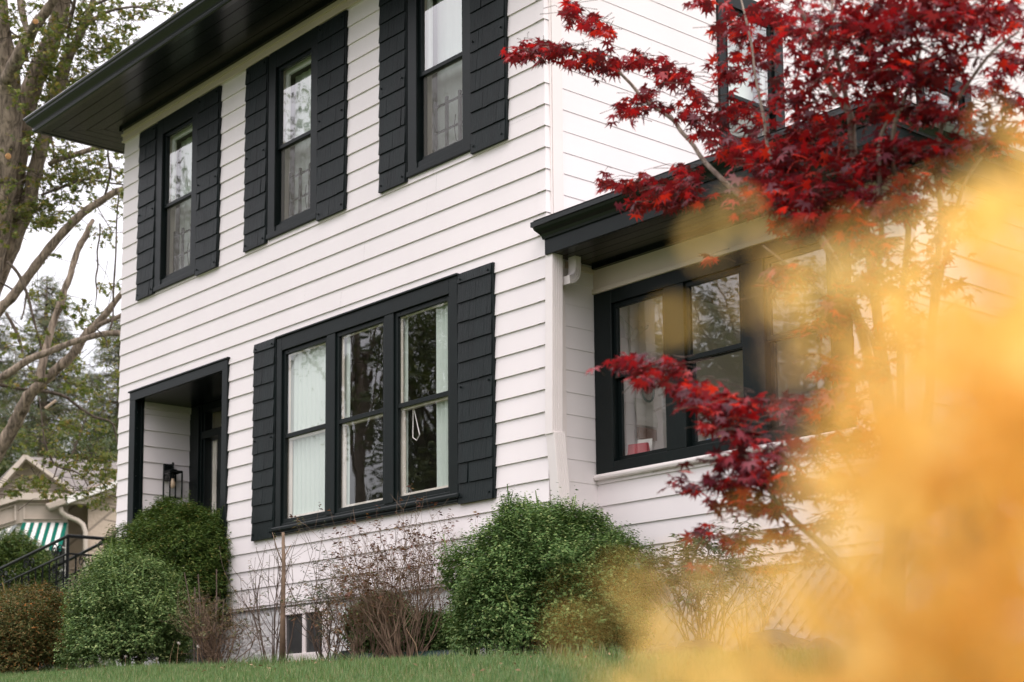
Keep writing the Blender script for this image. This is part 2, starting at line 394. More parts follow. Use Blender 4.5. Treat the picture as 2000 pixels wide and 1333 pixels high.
# eaves: soffit boards mitred at the far corner, gutter, roof
EO, RX = 0.70, 0.55
mb = MB(); nb = 5; bw = (EO-0.03)/nb
for i in range(nb):
    o0, o1 = 0.03+i*bw+0.0035, 0.03+(i+1)*bw-0.0035
    zz = 6.430
    mb.hexa([(XL-o1, -o1, zz), (RX, -o1, zz), (RX, -o0, zz), (XL-o0, -o0, zz), (XL-o1, -o1, zz+0.02), (RX, -o1, zz+0.02), (RX, -o0, zz+0.02), (XL-o0, -o0, zz+0.02)])
    mb.hexa([(XL-o1, 9.6, zz), (XL-o1, -o1+0.006, zz), (XL-o0, -o0+0.006, zz), (XL-o0, 9.6, zz), (XL-o1, 9.6, zz+0.02), (XL-o1, -o1+0.006, zz+0.02), (XL-o0, -o0+0.006, zz+0.02), (XL-o0, 9.6, zz+0.02)])
mb.quad((XL-EO, -EO, 6.445), (RX, -EO, 6.445), (RX, 0, 6.445), (XL, 0, 6.445)); mb.quad((XL-EO, -EO, 6.4455), (XL-EO, 9.6, 6.4455), (XL, 9.6, 6.4455), (XL, 0, 6.4455))
mb.boxm(WF, XL-0.03, RX, 0.021, 0.05, 6.4, 6.43); mb.boxm(WL, -0.05, 9, 0.0, 0.05, 6.4, 6.43)
mb.build('soffit', M['soffit'], house)
prof = [(0.655, 6.425), (0.70, 6.425), (0.715, 6.432), (0.72, 6.448), (0.715, 6.462), (0.722, 6.478), (0.738, 6.495), (0.76, 6.512), (0.772, 6.53), (0.776, 6.548), (0.79, 6.556), (0.794, 6.572), (0.788, 6.584), (0.772, 6.587), (0.66, 6.587)]
mb = MB()
for (o0, z0), (o1, z1) in zip(prof, prof[1:]+prof[:1]):
    mb.quad((XL-o0, -o0, z0), (RX, -o0, z0), (RX, -o1, z1), (XL-o1, -o1, z1))
    mb.quad((XL-o0, 9.6, z0), (XL-o0, -o0, z0), (XL-o1, -o1, z1), (XL-o1, 9.6, z1))
mb.poly([(RX, -o, z) for o, z in prof])
mb.build('gutter', M['gutter'], house)
mb = MB(); e = 0.78; zr = 6.590; sl = 0.72; yr = 4.5; zt = zr + (yr+e)*sl
A_ = [(XL-e, -e, zr), (RX, -e, zr), (RX, yr, zt), (XL-e+(yr+e), yr, zt)]
mb.poly(A_); mb.poly([(XL-e, -e, zr), A_[3], (XL-e, 9+e, zr)]); mb.poly([A_[3], A_[2], (RX, 9+e, zr), (XL-e, 9+e, zr)])
mb.build('roof', M['roof'], house)
mb = MB()
for s in (0, 1):
    y0, y1 = (-e, yr) if s == 0 else (9+e, yr)
    mb.hexa([(RX-0.03, y0, zr-0.17), (RX, y0, zr-0.17), (RX, y1, zt-0.17), (RX-0.03, y1, zt-0.17), (RX-0.03, y0, zr-0.005), (RX, y0, zr-0.005), (RX, y1, zt-0.005), (RX-0.03, y1, zt-0.005)])
mb.build('rake_board', M['black'], house)

# ---- windows
def frame_ring(mb, W, u0, u1, z0, z1, w_, d0, d1):
    mb.boxm(W, u0, u1, d0, d1, z1-w_, z1); mb.boxm(W, u0, u1, d0, d1, z0, z0+w_)
    mb.boxm(W, u0, u0+w_, d0, d1, z0+w_, z1-w_); mb.boxm(W, u1-w_, u1, d0, d1, z0+w_, z1-w_)
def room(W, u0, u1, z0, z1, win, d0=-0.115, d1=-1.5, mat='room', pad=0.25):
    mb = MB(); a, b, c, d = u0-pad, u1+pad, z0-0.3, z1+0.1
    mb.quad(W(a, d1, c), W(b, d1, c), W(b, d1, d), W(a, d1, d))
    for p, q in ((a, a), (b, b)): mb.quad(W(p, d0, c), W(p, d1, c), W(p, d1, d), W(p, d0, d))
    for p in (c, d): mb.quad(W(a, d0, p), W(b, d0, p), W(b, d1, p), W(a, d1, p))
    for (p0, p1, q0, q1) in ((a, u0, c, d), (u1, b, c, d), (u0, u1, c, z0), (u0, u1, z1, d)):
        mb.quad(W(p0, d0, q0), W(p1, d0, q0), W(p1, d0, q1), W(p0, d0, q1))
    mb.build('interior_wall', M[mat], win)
def reveal(W, u0, u1, z0, z1, win, d0=-0.03, d1=-0.115, mat='cream'):
    mb = MB()
    mb.quad(W(u0, d0, z0), W(u0, d1, z0), W(u0, d1, z1), W(u0, d0, z1)); mb.quad(W(u1, d0, z0), W(u1, d1, z0), W(u1, d1, z1), W(u1, d0, z1))
    mb.quad(W(u0, d0, z0), W(u1, d0, z0), W(u1, d1, z0), W(u0, d1, z0)); mb.quad(W(u0, d0, z1), W(u1, d0, z1), W(u1, d1, z1), W(u0, d1, z1))
    mb.build('reveal', M[mat], win)
def pane(W, u0, u1, z0, z1, d, win, mat='glass'):
    mb = MB(); mb.quad(W(u0, d, z0), W(u1, d, z0), W(u1, d, z1), W(u0, d, z1)); return mb.build('pane', M[mat], win)
def double_hung(W, o, cas, zr_, guard=True, label=None, side=False):
    u0, u1, z0, z1 = o; cl, cr, ct, cb = cas
    mb = MB()
    mb.boxm(W, u0-cl, u0, -0.05, 0.030, z0-cb+0.03, z1+ct); mb.boxm(W, u1, u1+cr, -0.05, 0.030, z0-cb+0.03, z1+ct)
    mb.boxm(W, u0, u1, -0.05, 0.028, z1, z1+ct)
    mb.boxm(W, u0-cl-0.004, u1+cr+0.004, -0.05, 0.040, z0-cb, z0-cb+0.045)
    mb.boxm(W, u0, u1, -0.05, 0.022, z0-cb+0.045, z0)
    mb.boxm(W, u0-0.012, u0, 0.030, 0.036, z0, z1)
    win = mb.build('window', M['black'], house, bevel=0.003)
    s1 = MB(); frame_ring(s1, W, u0, u1, zr_-0.025, z1, 0.034, -0.028, 0.004); s1.build('sash', M['black'], win, bevel=0.002)
    s2 = MB(); frame_ring(s2, W, u0, u1, z0, zr_+0.02, 0.040, -0.050, -0.030); s2.boxm(W, u0+0.034, u1-0.034, -0.014, 0.0, z0, z0+0.034)
    s2.build('sash', M['black'], win, bevel=0.002)
    pane(W, u0+0.034, u1-0.034, zr_+0.009, z1-0.034, -0.010, win, 'glass_up')
    pane(W, u0+0.04, u1-0.04, z0+0.04, zr_-0.02, -0.044, win, 'glass_lo')
    pane(W, u0+0.03, u1-0.03, z0+0.034, zr_-0.02, -0.020, win, 'screen').name = 'insect_screen'
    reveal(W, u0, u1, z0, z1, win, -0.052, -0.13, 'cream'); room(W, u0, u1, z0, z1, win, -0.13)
    inn = MB(); frame_ring(inn, W, u0+0.02, u1-0.02, zr_, z1-0.02, 0.045, -0.085, -0.062); inn.build('inner_sash', M['sashw'], win)
    if guard:
        g = MB(); h = 0.46
        for uu in (u0+0.10, u0+0.26, u1-0.16): g.boxm(W, uu, uu+0.026, -0.075, -0.056, z0+0.03, z0+0.03+h)
        for zz in (0.06, 0.21, 0.43): g.boxm(W, u0+0.1, u1-0.03, -0.071, -0.060, z0+zz, z0+zz+0.016)
        g.tube([W(u1-0.19, -0.054, z0+0.30), W(u1-0.205, -0.053, z0+0.2), W(u1-0.18, -0.053, z0+0.08), W(u1-0.15, -0.053, z0+0.07)], 0.004, 5)
        g.build('window_guard', M['iron'], win)
    return win
def curtain(W, u0, u1, z0, z1, d, label, mat='curtain', folds=9, amp=0.02, cat='curtain', gather=0.0):
    n = folds*8; V = []; rz = 6
    for j in range(rz+1):
        t = j/rz
        for i in range(n+1):
            s = i/n; uu = u0+(u1-u0)*s; uu = uu + gather*(1-t)*(u0-uu)
            V.append(W(uu, d + amp*sin(s*folds*2*pi + 0.7*sin(3*s+2*t))*(0.6+0.4*sin(5.1*s)), z0+(z1-z0)*t))
    Fc = [(j*(n+1)+i, j*(n+1)+i+1, (j+1)*(n+1)+i+1, (j+1)*(n+1)+i) for j in range(rz) for i in range(n)]
    o = mesh_np('curtain' if cat == 'curtain' else 'window_shade', V, Fc, M[mat], None, True); return tag(o, label, cat)
for i, o in enumerate(UP):
    double_hung(WF, o, (0.125, 0.105, 0.165, 0.10), 5.345)
lab = ['pale shade hanging behind the upper window nearest the roof corner', 'pale shade hanging behind the middle upper window', 'pale shade hanging behind the upper window beside the downspout corner']
for o, l in zip(UP, lab):
    curtain(WF, o[0]+0.02, o[1]-0.02, 4.58, 6.06, -0.17, l, 'shade', 5, 0.006, 'window shade')
# picture window: three double-hung lights in one black frame
u0, u1, z0, z1 = PW
mb = MB()
mb.boxm(WF, -3.615, -3.535, -0.05, 0.030, 1.80, 3.545); mb.boxm(WF, -1.125, -1.02, -0.05, 0.030, 1.80, 3.545)
mb.boxm(WF, -3.535, -1.125, -0.05, 0.030, 3.415, 3.545); mb.boxm(WF, -3.63, -1.01, 0.0, 0.045, 3.538, 3.556)
mb.boxm(WF, -2.825, -2.70, -0.05, 0.026, 1.85, 3.415); mb.boxm(WF, -1.985, -1.86, -0.05, 0.026, 1.85, 3.415)
mb.boxm(WF, -3.535, -1.125, -0.05, 0.020, 1.80, 1.855)
pwin = mb.build('window', M['black'], house, bevel=0.004)
mb = MB(); mb.boxm(WF, -3.64, -0.99, 0.0, 0.060, 1.785, 1.828); mb.boxm(WF, -3.62, -1.01, 0.0, 0.046, 1.755, 1.787); mb.build('sill', M['black'], pwin, bevel=0.012)
LIGHTS = [(-3.535, -2.825), (-2.70, -1.985), (-1.86, -1.125)]
for a, b in LIGHTS:
    s = MB(); frame_ring(s, WF, a+0.003, b-0.003, 1.858, 3.412, 0.036, -0.022, 0.010); s.boxm(WF, a+0.036, b-0.036, -0.020, 0.006, 2.618, 2.655)
    for q in (0.1, 0.9):
        for zz in (1.872, 3.398): s.boxm(WF, a+(b-a)*q-0.006, a+(b-a)*q+0.006, 0.010, 0.013, zz-0.006, zz+0.006)
    s.build('sash', M['black'], pwin, bevel=0.002)
    pane(WF, a+0.036, b-0.036, 1.89, 2.62, -0.012, pwin); pane(WF, a+0.036, b-0.036, 2.652, 3.38, -0.004, pwin)
    reveal(WF, a+0.012, b-0.012, 1.86, 3.41, pwin, -0.023, -0.056)
    inn = MB(); frame_ring(inn, WF, a+0.012, b-0.012, 1.86, 2.66, 0.062, -0.050, -0.036); frame_ring(inn, WF, a+0.012, b-0.012, 2.60, 3.41, 0.045, -0.035, -0.025); inn.build('inner_sash', M['cream'], pwin)
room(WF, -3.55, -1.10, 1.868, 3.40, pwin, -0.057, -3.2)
curtain(WF, -3.60, -2.78, 1.70, 3.40, -0.064, 'sheer curtain filling the left light of the ground-floor picture window', folds=12, amp=0.011)
curtain(WF, -2.92, -2.60, 1.70, 3.40, -0.064, 'narrow gathered curtain in the middle light of the picture window', folds=5, amp=0.011)
curtain(WF, -2.10, -1.78, 1.70, 3.40, -0.064, 'narrow gathered curtain left in the right light of the picture window', folds=5, amp=0.011)
curtain(WF, -1.40, -1.05, 1.70, 3.40, -0.064, 'curtain drawn to the right edge of the picture window', folds=6, amp=0.011)
mb = MB(); mb.tube([WF(-1.70, -0.06, 2.62), WF(-1.66, -0.06, 2.5), WF(-1.62, -0.06, 2.38), WF(-1.66, -0.06, 2.34), WF(-1.71, -0.06, 2.37), WF(-1.705, -0.06, 2.6)], 0.005, 5)
tag(mb.build('blind_cord', M['trimw']), 'white looped blind cord hanging in the right light of the picture window', 'cord')

# shutters
def shutter(W, u0, u1, z0, z1, rows, seed, short_top=False):
    r = random.Random(seed); mb = MB()
    mb.boxm(W, u0, u1, 0.0, 0.030, z0, z1)
    h = (z1-z0)/rows; zs = [z0 + i*h for i in range(rows+1)]
    if short_top: h = (z1-z0)/(rows-0.5); zs = [z0+i*h for i in range(rows)] + [z1]
    for i in range(rows):
        a, b = zs[i], zs[i+1]; n = r.choice([2, 3, 3, 4]); cuts = [0]+sorted(r.uniform(0.12, 0.88) for _ in range(n-1))+[1]
        for c0, c1 in zip(cuts, cuts[1:]):
            if c1-c0 < 0.05: continue
            p, q = u0+0.006+(u1-u0-0.02)*c0+0.0008, u0+0.006+(u1-u0-0.02)*c1-0.0008
            za = a + r.uniform(-0.0022, 0.0022) if i else a-0.002
            da, db = 0.0425+r.uniform(-0.001, 0.0015), 0.032
            mb.hexa([W(p, da, za), W(q, da, za), W(q, 0.028, za), W(p, 0.028, za), W(p, db, b), W(q, db, b), W(q, 0.026, b), W(p, 0.026, b)])
    for uu in (u0+0.04, u1-0.05):
        for zz in (z0+0.05, z0+(z1-z0)*0.5, z1-0.05): mb.boxm(W, uu-0.006, uu+0.006, 0.03, 0.05, zz-0.006, zz+0.006)
    mb.build('shutter', M['shingle'], house)
SH = [(-6.32, -5.945, 4.465, 6.258), (-5.105, -4.685, 4.455, 6.258), (-4.205, -3.815, 4.478, 6.262), (-2.985, -2.55, 4.470, 6.258), (-2.055, -1.675, 4.475, 6.262), (-0.84, -0.41, 4.465, 6.262)]
for i, (a, b, c, d) in enumerate(SH): shutter(WF, a, b, c, d, 11, 50+i)
shutter(WF, -4.005, -3.635, 1.745, 3.555, 12, 70, True); shutter(WF, -1.012, -0.585, 1.742, 3.545, 12, 71, True)

# basement window
mb = MB(); a, b, c, d = BW; W = lambda u, dd, z: (u, 0.028-dd, z)
frame_ring(mb, W, a-0.06, b+0.06, c-0.06, d+0.06, 0.065, 0.0, 0.03); mb.boxm(W, (a+b)/2-0.02, (a+b)/2+0.02, 0.0, 0.025, c, d); mb.boxm(W, a-0.09, b+0.09, 0.0, 0.05, c-0.11, c-0.058)
bwin = mb.build('window', M['trimw'], house, bevel=0.004)
mb = MB(); mb.quad(W(a, 0.006, c), W(b, 0.006, c), W(b, 0.006, d), W(a, 0.006, d)); mb.build('pane', paint('basement_glass', (0.06, 0.06, 0.06), 0.15, 0.2, 0.02), bwin)

# side windows
for o in SW: double_hung(WS, o, (0.10, 0.12, 0.14, 0.10), 5.24 if o is SW[0] else 5.4, guard=False)
curtain(WS, 2.02, 2.60, 4.88, 5.96, -0.22, 'white curtain behind the upper side window above the porch roof', 'curtain', 4, 0.01)
curtain(WS, 4.80, 5.45, 4.88, 6.05, -0.22, 'beige shade in the farther upper side window behind the red maple', 'cream', 4, 0.005, 'window shade')

# entrance alcove
ax = -6.34
mb = MB()
mb.boxm(WF, -6.42, -6.30, -0.0, 0.030, 1.0, 3.42); mb.boxm(WF, -4.57, -4.475, 0.0, 0.030, 1.0, 3.42); mb.boxm(WF, -6.42, -4.475, 0.0, 0.030, 3.42, 3.515); mb.boxm(WF, -6.44, -4.455, 0.0, 0.042, 3.513, 3.53)
mb.box(-6.40, ax+0.012, 0.0, 0.092, 1.0, 3.42); mb.box(ax+0.012, ax+0.03, 0.05, 0.075, 1.0, 3.42); mb.box(-4.57, -4.45, 0.0, 0.70, 1.0, 3.42)
mb.build('entry_frame', M['black'], house, bevel=0.003)
WA = lambda u, d, z: (ax + d, u, z)
mb = MB(); siding(mb, WA, 0.092, 0.64, 1.25, 3.42); mb.build('siding_wall', M['siding'], house)
mb = MB(); mb.box(ax, -4.57, 0.0, 0.66, 3.421, 3.47); mb.build('entry_ceiling', M['soffit'], house)
mb = MB(); mb.box(-6.36, -4.57, -0.001, 0.66, 1.10, 1.25); mb.build('threshold', M['found'], house)
mb = MB(); mb.box(ax, ax+0.03, 0.092, 0.64, 3.355, 3.421); mb.build('alcove_trim', M['trimw'], house)
yb = 0.65; mb = MB()
mb.box(ax-0.02, -6.09, yb-0.03, yb+0.1, 1.25, 3.421); mb.box(-6.09, -4.57, yb-0.02, yb+0.1, 3.345, 3.421); mb.box(-6.09, -4.57, yb-0.03, yb+0.1, 3.055, 3.135)
mb.box(-5.76, -5.66, yb-0.03, yb+0.1, 1.25, 3.055); mb.box(-6.2, -6.12, yb-0.05, yb-0.03, 1.25, 3.4); mb.box(-6.09, -5.76, yb-0.01, yb+0.1, 1.25, 1.7)
mb.box(-6.09, -6.055, yb-0.012, yb+0.08, 1.7, 3.345); mb.box(-4.75, -4.57, yb-0.03, yb+0.1, 1.25, 3.055)
ds = mb.build('door_surround', M['black'], house, bevel=0.004)
WB = lambda u, d, z: (u, yb - d, z)
pane(WB, -6.06, -5.76, 1.7, 3.06, -0.03, ds); pane(WB, -6.06, -4.57, 3.13, 3.35, -0.03, ds).name = 'transom'
room(WB, -6.06, -4.7, 1.7, 3.35, ds, -0.10, -1.4, 'porchroom', 0.02)
curtain(WB, -6.045, -5.965, 1.7, 3.04, -0.08, 'narrow cream curtain strip behind the sidelight of the front door', 'cream', 2, 0.006)
mb = MB(); mb.box(-5.66, -4.75, yb+0.0, yb+0.05, 1.26, 3.05)
for zz in ((1.4, 1.9), (2.0, 2.9)):
    for uu in ((-5.55, -5.25), (-5.15, -4.86)): frame_ring(mb, WB, uu[0], uu[1], zz[0], zz[1], 0.025, 0.0, 0.014)
door = mb.build('door', M['black'], house, bevel=0.003)
mb = MB(); mb.tube([(-5.58, yb-0.06, 2.1), (-5.58, yb-0.06, 2.3)], 0.012, 8); mb.tube([(-5.58, yb, 2.11), (-5.58, yb-0.06, 2.11)], 0.008, 6); mb.tube([(-5.58, yb, 2.29), (-5.58, yb-0.06, 2.29)], 0.008, 6); mb.build('handle', M['iron'], door)

# downspout on the corner, with the pipe that comes down from the porch eave
def rect_pipe(mb, pts, wx, wy, flutes=0):
    pts = [np.array(p, float) for p in pts]
    for p, q in zip(pts, pts[1:]):
        d = norm(q-p); sx = np.array([1.0, 0, 0]) if abs(d[0]) < 0.9 else np.array([0, 0, 1.0]); sy = np.cross(d, sx); sx = np.cross(sy, d)
        c = [sx*a*wx/2+sy*b*wy/2 for a, b in ((-1, -1), (1, -1), (1, 1), (-1, 1))]
        mb.hexa([p+k for k in c]+[q+k for k in c])
        for i in range(flutes):
            t = (i+0.5)/flutes-0.5
            for s in (1,):
                o = sx*(wx/2)*s; mb.hexa([p+o+sy*wy*t+e for e in (-sy*.003, sy*.003, sy*.003+sx*.004, -sy*.003+sx*.004)]+[q+o+sy*wy*t+e for e in (-sy*.003, sy*.003, sy*.003+sx*.004, -sy*.003+sx*.004)])
mb = MB(); rect_pipe(mb, [(0.055, 0.018, 3.46), (0.055, -0.004, 2.125)], 0.075, 0.105, 6)
rect_pipe(mb, [(0.062, 0.006, 2.140), (0.066, 0.050, 1.62), (0.066, 0.055, 0.75)], 0.085, 0.112, 6)
mb.box(0.012, 0.10, -0.055, 0.035, 2.128, 2.136)
dsp = mb.build('downspout', M['metalw'], house, bevel=0.004)
mb = MB(); n = 9
for i in range(n):
    t0, t1 = pi*0.5*i/n, pi*0.5*(i+1)/n
    P = lambda t: np.array((0.11-0.0, 0.15-0.10*(1-cos(t))*1.0 if False else 0.085+0.085*cos(t), 3.36-0.09*sin(t)))
    rect_pipe(mb, [P(t0), P(t1)], 0.07, 0.06, 4)
rect_pipe(mb, [(0.11, 0.17, 3.46), (0.11, 0.17, 3.355)], 0.07, 0.06, 4); mb.build('elbow', M['metalw'], dsp)

# ---- porch wing
PX = 2.86
mb = MB(); siding(mb, WP, 0.0, PX, 1.10, 3.24, [PB]); mb.build('siding_wall', M['siding'], house)
WPR = lambda u, d, z: (PX + d, u, z)
mb = MB(); siding(mb, WPR, YP, 3.6, 1.10, 3.45, [(2.2, 3.2, 1.95, 3.15)]); mb.build('siding_wall', M['siding'], house)
mb = MB(); frame_ring(mb, WPR, 2.12, 3.28, 1.87, 3.23, 0.09, -0.05, 0.03); mb.boxm(WPR, 2.66, 2.74, -0.05, 0.03, 1.96, 3.14)  # unseen side window, added to brighten the porch room
added_win = mb.build('window', M['trimw'], house); pane(WPR, 2.2, 3.2, 1.95, 3.15, 0.0, added_win)
mb = MB(); mb.boxm(WP, PX-0.11, PX+0.015, 0.0, 0.022, 1.10, 3.45); mb.boxm(WP, 2.38, 2.50, 0.0, 0.020, 1.95, 3.24); mb.build('corner_board', M['trimw'], house, bevel=0.003)
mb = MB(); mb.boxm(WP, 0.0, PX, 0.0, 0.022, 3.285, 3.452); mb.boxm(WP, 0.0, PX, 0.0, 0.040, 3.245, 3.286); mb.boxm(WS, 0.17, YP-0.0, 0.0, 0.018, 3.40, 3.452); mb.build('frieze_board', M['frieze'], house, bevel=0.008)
mb = MB(); mb.boxm(WP, 0.0, 2.40, 0.0, 0.055, 1.838, 1.882); mb.build('sill', M['trimw'], house, bevel=0.018)
mb = MB(); mb.boxm(WP, 0.015, 0.20, -0.05, 0.032, 1.885, 3.242); mb.boxm(WP, 0.735, 0.925, -0.05, 0.030, 1.96, 3.14); mb.boxm(WP, 1.46, 1.655, -0.05, 0.030, 1.96, 3.14)
mb.boxm(WP, 2.205, 2.37, -0.05, 0.032, 1.885, 3.242); mb.boxm(WP, 0.20, 2.205, -0.05, 0.031, 3.14, 3.242); mb.boxm(WP, 0.20, 2.205, -0.05, 0.031, 1.885, 1.96)
pbank = mb.build('window', M['black'], house, bevel=0.004)
for a, b in ((0.20, 0.735), (0.925, 1.46), (1.655, 2.205)):
    s = MB(); frame_ring(s, WP, a, b, 2.575, 3.14, 0.036, -0.024, 0.006); frame_ring(s, WP, a, b, 1.96, 2.61, 0.040, -0.05, -0.026); s.build('sash', M['black'], pbank, bevel=0.003)
    pane(WP, a+0.03, b-0.03, 2.6, 3.11, -0.01, pbank); pane(WP, a+0.03, b-0.03, 1.99, 2.58, -0.038, pbank)
mb = MB()                                   # the room behind the porch windows

for q in ((0.001, 1.9, 1.3, 3.42), (2.6, PX, 1.3, 3.42), (1.9, 2.6, 1.3, 2.0), (1.9, 2.6, 3.2, 3.42)): mb.quad((q[0], 3.55, q[2]), (q[1], 3.55, q[2]), (q[1], 3.55, q[3]), (q[0], 3.55, q[3]))  # back wall with an unseen opening, added to let daylight in
mb.quad((0.02, YP+.03, 1.5), (PX, YP+.03, 1.5), (PX, 3.55, 1.5), (0.02, 3.55, 1.5)); mb.quad((0.02, YP+.03, 3.40), (PX, YP+.03, 3.40), (PX, 3.55, 3.40), (0.02, 3.55, 3.40))
mb.build('interior_wall', M['porchroom'], house)
# lattice skirt: two crossing layers of slats over a solid white backing
mb = MB(); mb.box(0.0, PX, YP+0.05, YP+0.2, -0.2, 1.10); mb.box(PX-0.15, PX, YP+0.2, 3.6, -0.2, 1.10); mb.box(0.0, PX, YP-0.012, YP+0.05, 1.075, 1.10)
for lay, sg in ((0.012, 1), (0.003, -1)):
    t = -1.6
    while t < PX+1.6:
        a, b = (t, 0.35), (t+sg*0.74, 1.09); wv = 0.03
        if min(a[0], b[0]) > 0.05 and max(a[0], b[0]) < PX-0.03:
            W = lambda u, d, z: (u, YP+0.045-lay-d, z)
            mb.hexa([W(a[0]-wv, 0, a[1]), W(a[0]+wv, 0, a[1]), W(a[0]+wv, 0.009, a[1]), W(a[0]-wv, 0.009, a[1]), W(b[0]-wv, 0, b[1]), W(b[0]+wv, 0, b[1]), W(b[0]+wv, 0.009, b[1]), W(b[0]-wv, 0.009, b[1])])
        t += 0.115
mb.build('lattice_skirt', M['trimw'], house)
# porch roof: fascia, crown gutter, soffit boards
FX0, FX1, FY = 0.030, 3.02, -0.05
mb = MB(); mb.box(FX0, FX1, FY, FY+0.03, 3.452, 3.575); mb.box(FX1-0.03, FX1, FY+0.03, 3.9, 3.452, 3.575); fas = mb.build('fascia', M['black'], house, bevel=0.002)
pr = [(0.0, 3.565), (0.012, 3.565), (0.016, 3.582), (0.026, 3.60), (0.046, 3.618), (0.062, 3.634), (0.068, 3.652), (0.082, 3.655), (0.082, 3.692), (0.0, 3.692)]
mb = MB(); x0 = 0.028
for (a, za), (b, zb_) in zip(pr, pr[1:]+pr[:1]):
    mb.quad((x0-a*0.75, FY-a, za), (FX1+a, FY-a, za), (FX1+b, FY-b, zb_), (x0-b*0.75, FY-b, zb_))
    mb.quad((FX1+a, FY-a, za), (FX1+a, 3.9, za), (FX1+b, 3.9, zb_), (FX1+b, FY-b, zb_))
mb.poly([(x0-a*0.75, FY-a, z) for a, z in pr]); mb.poly([(x0-a*0.75, -0.018, z) for a, z in pr])
for (a, za), (b, zb_) in zip(pr, pr[1:]+pr[:1]):
    mb.quad((x0-a*0.75, FY-a, za), (x0-b*0.75, FY-b, zb_), (x0-b*0.75, -0.018, zb_), (x0-a*0.75, -0.018, za))
mb.build('crown_gutter', M['gutter'], house)
mb = MB(); y0_ = FY+0.03; nb = 5; bw = (YP-y0_)/nb
for i in range(nb): mb.box(0.03, FX1-0.03, y0_+i*bw+0.003, y0_+(i+1)*bw-0.003, 3.456, 3.475)
mb.box(0.03, FX1-0.03, y0_, YP, 3.470, 3.49); mb.box(0.03, FX1-0.03, YP-0.06, YP-0.023, 3.43, 3.456); mb.build('soffit', M['soffit'], house)
mb = MB(); ys = 3.9
mb.poly([(0.0, FY-0.09, 3.694), (FX1+0.09, FY-0.09, 3.694), (FX1-1.0, 1.2, 3.86), (FX1-1.0, ys, 4.1), (0.0, ys, 4.1)]); mb.poly([(FX1+0.09, FY-0.09, 3.694), (FX1+0.09, ys, 3.694), (FX1-1.0, ys, 4.1), (FX1-1.0, 1.2, 3.86)])
mb.box(0.0, FX1, FY+0.03, FY+0.05, 3.57, 3.69); mb.build('roof', M['roof'], house)
mb = MB(); mb.box(FX1+0.09, FX1+0.2, 0.3, 4.2, 3.60, 3.68); mb.build('gutter', paint('grey_metal', (0.45, 0.48, 0.52), 0.35, 0.05, 0.02), house)
# ------------------------------------------------------------------ ground, lawn, bed
gx = np.unique(np.concatenate([np.linspace(-12, 12, 97), np.linspace(-90, -12, 40), np.linspace(12, 60, 25)]))
gy = np.unique(np.concatenate([np.linspace(-12, 4, 65), np.linspace(-60, -12, 25), np.linspace(4, 110, 45)]))
GX, GY = np.meshgrid(gx, gy); GZ = gz(GX, GY)
V = np.stack([GX, GY, GZ], -1).reshape(-1, 3); nx, ny = len(gx), len(gy)
idx = np.arange(nx*ny).reshape(ny, nx); Fq = np.stack([idx[:-1, :-1], idx[:-1, 1:], idx[1:, 1:], idx[1:, :-1]], -1).reshape(-1, 4)
M['lawn'] = paint('lawn_soil', (0.060, 0.095, 0.028), 0.95, 0.3, 0.8, (3, 3, 3), c2=(0.075, 0.075, 0.035), bscale=(40, 40, 40), dist=0.02)
tag(mesh_np('ground', V, Fq, M['lawn'], None, True), kind='structure')
bx = np.linspace(-7.5, 4.5, 61); by = np.linspace(-1.45, 0.04, 10); BX, BY = np.meshgrid(bx, by)
BY = BY + 0.06*np.sin(BX*2.1)*(BY < -1.3)
V = np.stack([BX, BY, gz(BX, BY)+0.012+0.01*np.sin(BX*7)*np.cos(BY*9)], -1).reshape(-1, 3); idx = np.arange(610).reshape(10, 61)
Fq = np.stack([idx[:-1, :-1], idx[:-1, 1:], idx[1:, 1:], idx[1:, :-1]], -1).reshape(-1, 4)
M['soil'] = paint('bed_soil', (0.085, 0.060, 0.042), 0.95, 0.3, 1.0, (9, 9, 9), c2=(0.04, 0.03, 0.02), bscale=(60, 60, 60), dist=0.03)
tag(mesh_np('planting_bed', V, Fq, M['soil'], None, True), kind='structure')
# grass blades: one object
n = 520000
P = np.stack([rng.uniform(-11, 7.5, n), rng.uniform(-6.6, -1.25, n)], 1)
pr_ = proj(np.stack([P[:, 0], P[:, 1], gz(P[:, 0], P[:, 1])], 1))
keep = (pr_[:, 0] > -350) & (pr_[:, 0] < 2300) & (pr_[:, 1] < 1420) & (pr_[:, 2] > 2.5)
keep &= rng.random(n) < np.clip(1.25 - P[:, 1]*0.0, 0, 1)
P = P[keep]; n = len(P); h = rng.uniform(0.03, 0.065, n)*(1+0.4*np.sin(P[:, 0]*1.7)*np.sin(P[:, 1]*2.3)); az = rng.uniform(0, 2*pi, n)
ln = rng.uniform(0.1, 0.7, n)*h; wd = rng.uniform(0.0022, 0.0042, n)
b0 = np.stack([P[:, 0], P[:, 1], gz(P[:, 0], P[:, 1])-0.004], 1)
dx = np.stack([np.cos(az), np.sin(az), 0*az], 1); lx = np.stack([-np.sin(az), np.cos(az), 0*az], 1)
V = np.stack([b0-dx*wd[:, None], b0+dx*wd[:, None], b0+lx*ln[:, None]+np.array([0, 0, 1])*h[:, None]], 1).reshape(-1, 3)
M['grass'] = leafmat('grass_blade', [(0.0, (0.08, 0.15, 0.05)), (0.5, (0.125, 0.225, 0.075)), (0.84, (0.18, 0.27, 0.095)), (0.91, (0.30, 0.28, 0.15)), (1.0, (0.36, 0.30, 0.17))], 0.35, 0.55)
tag(mesh_np('grass', V, np.arange(3*n).reshape(n, 3), M['grass']), kind='stuff', label='short green lawn grass sloping up to the shrubs')

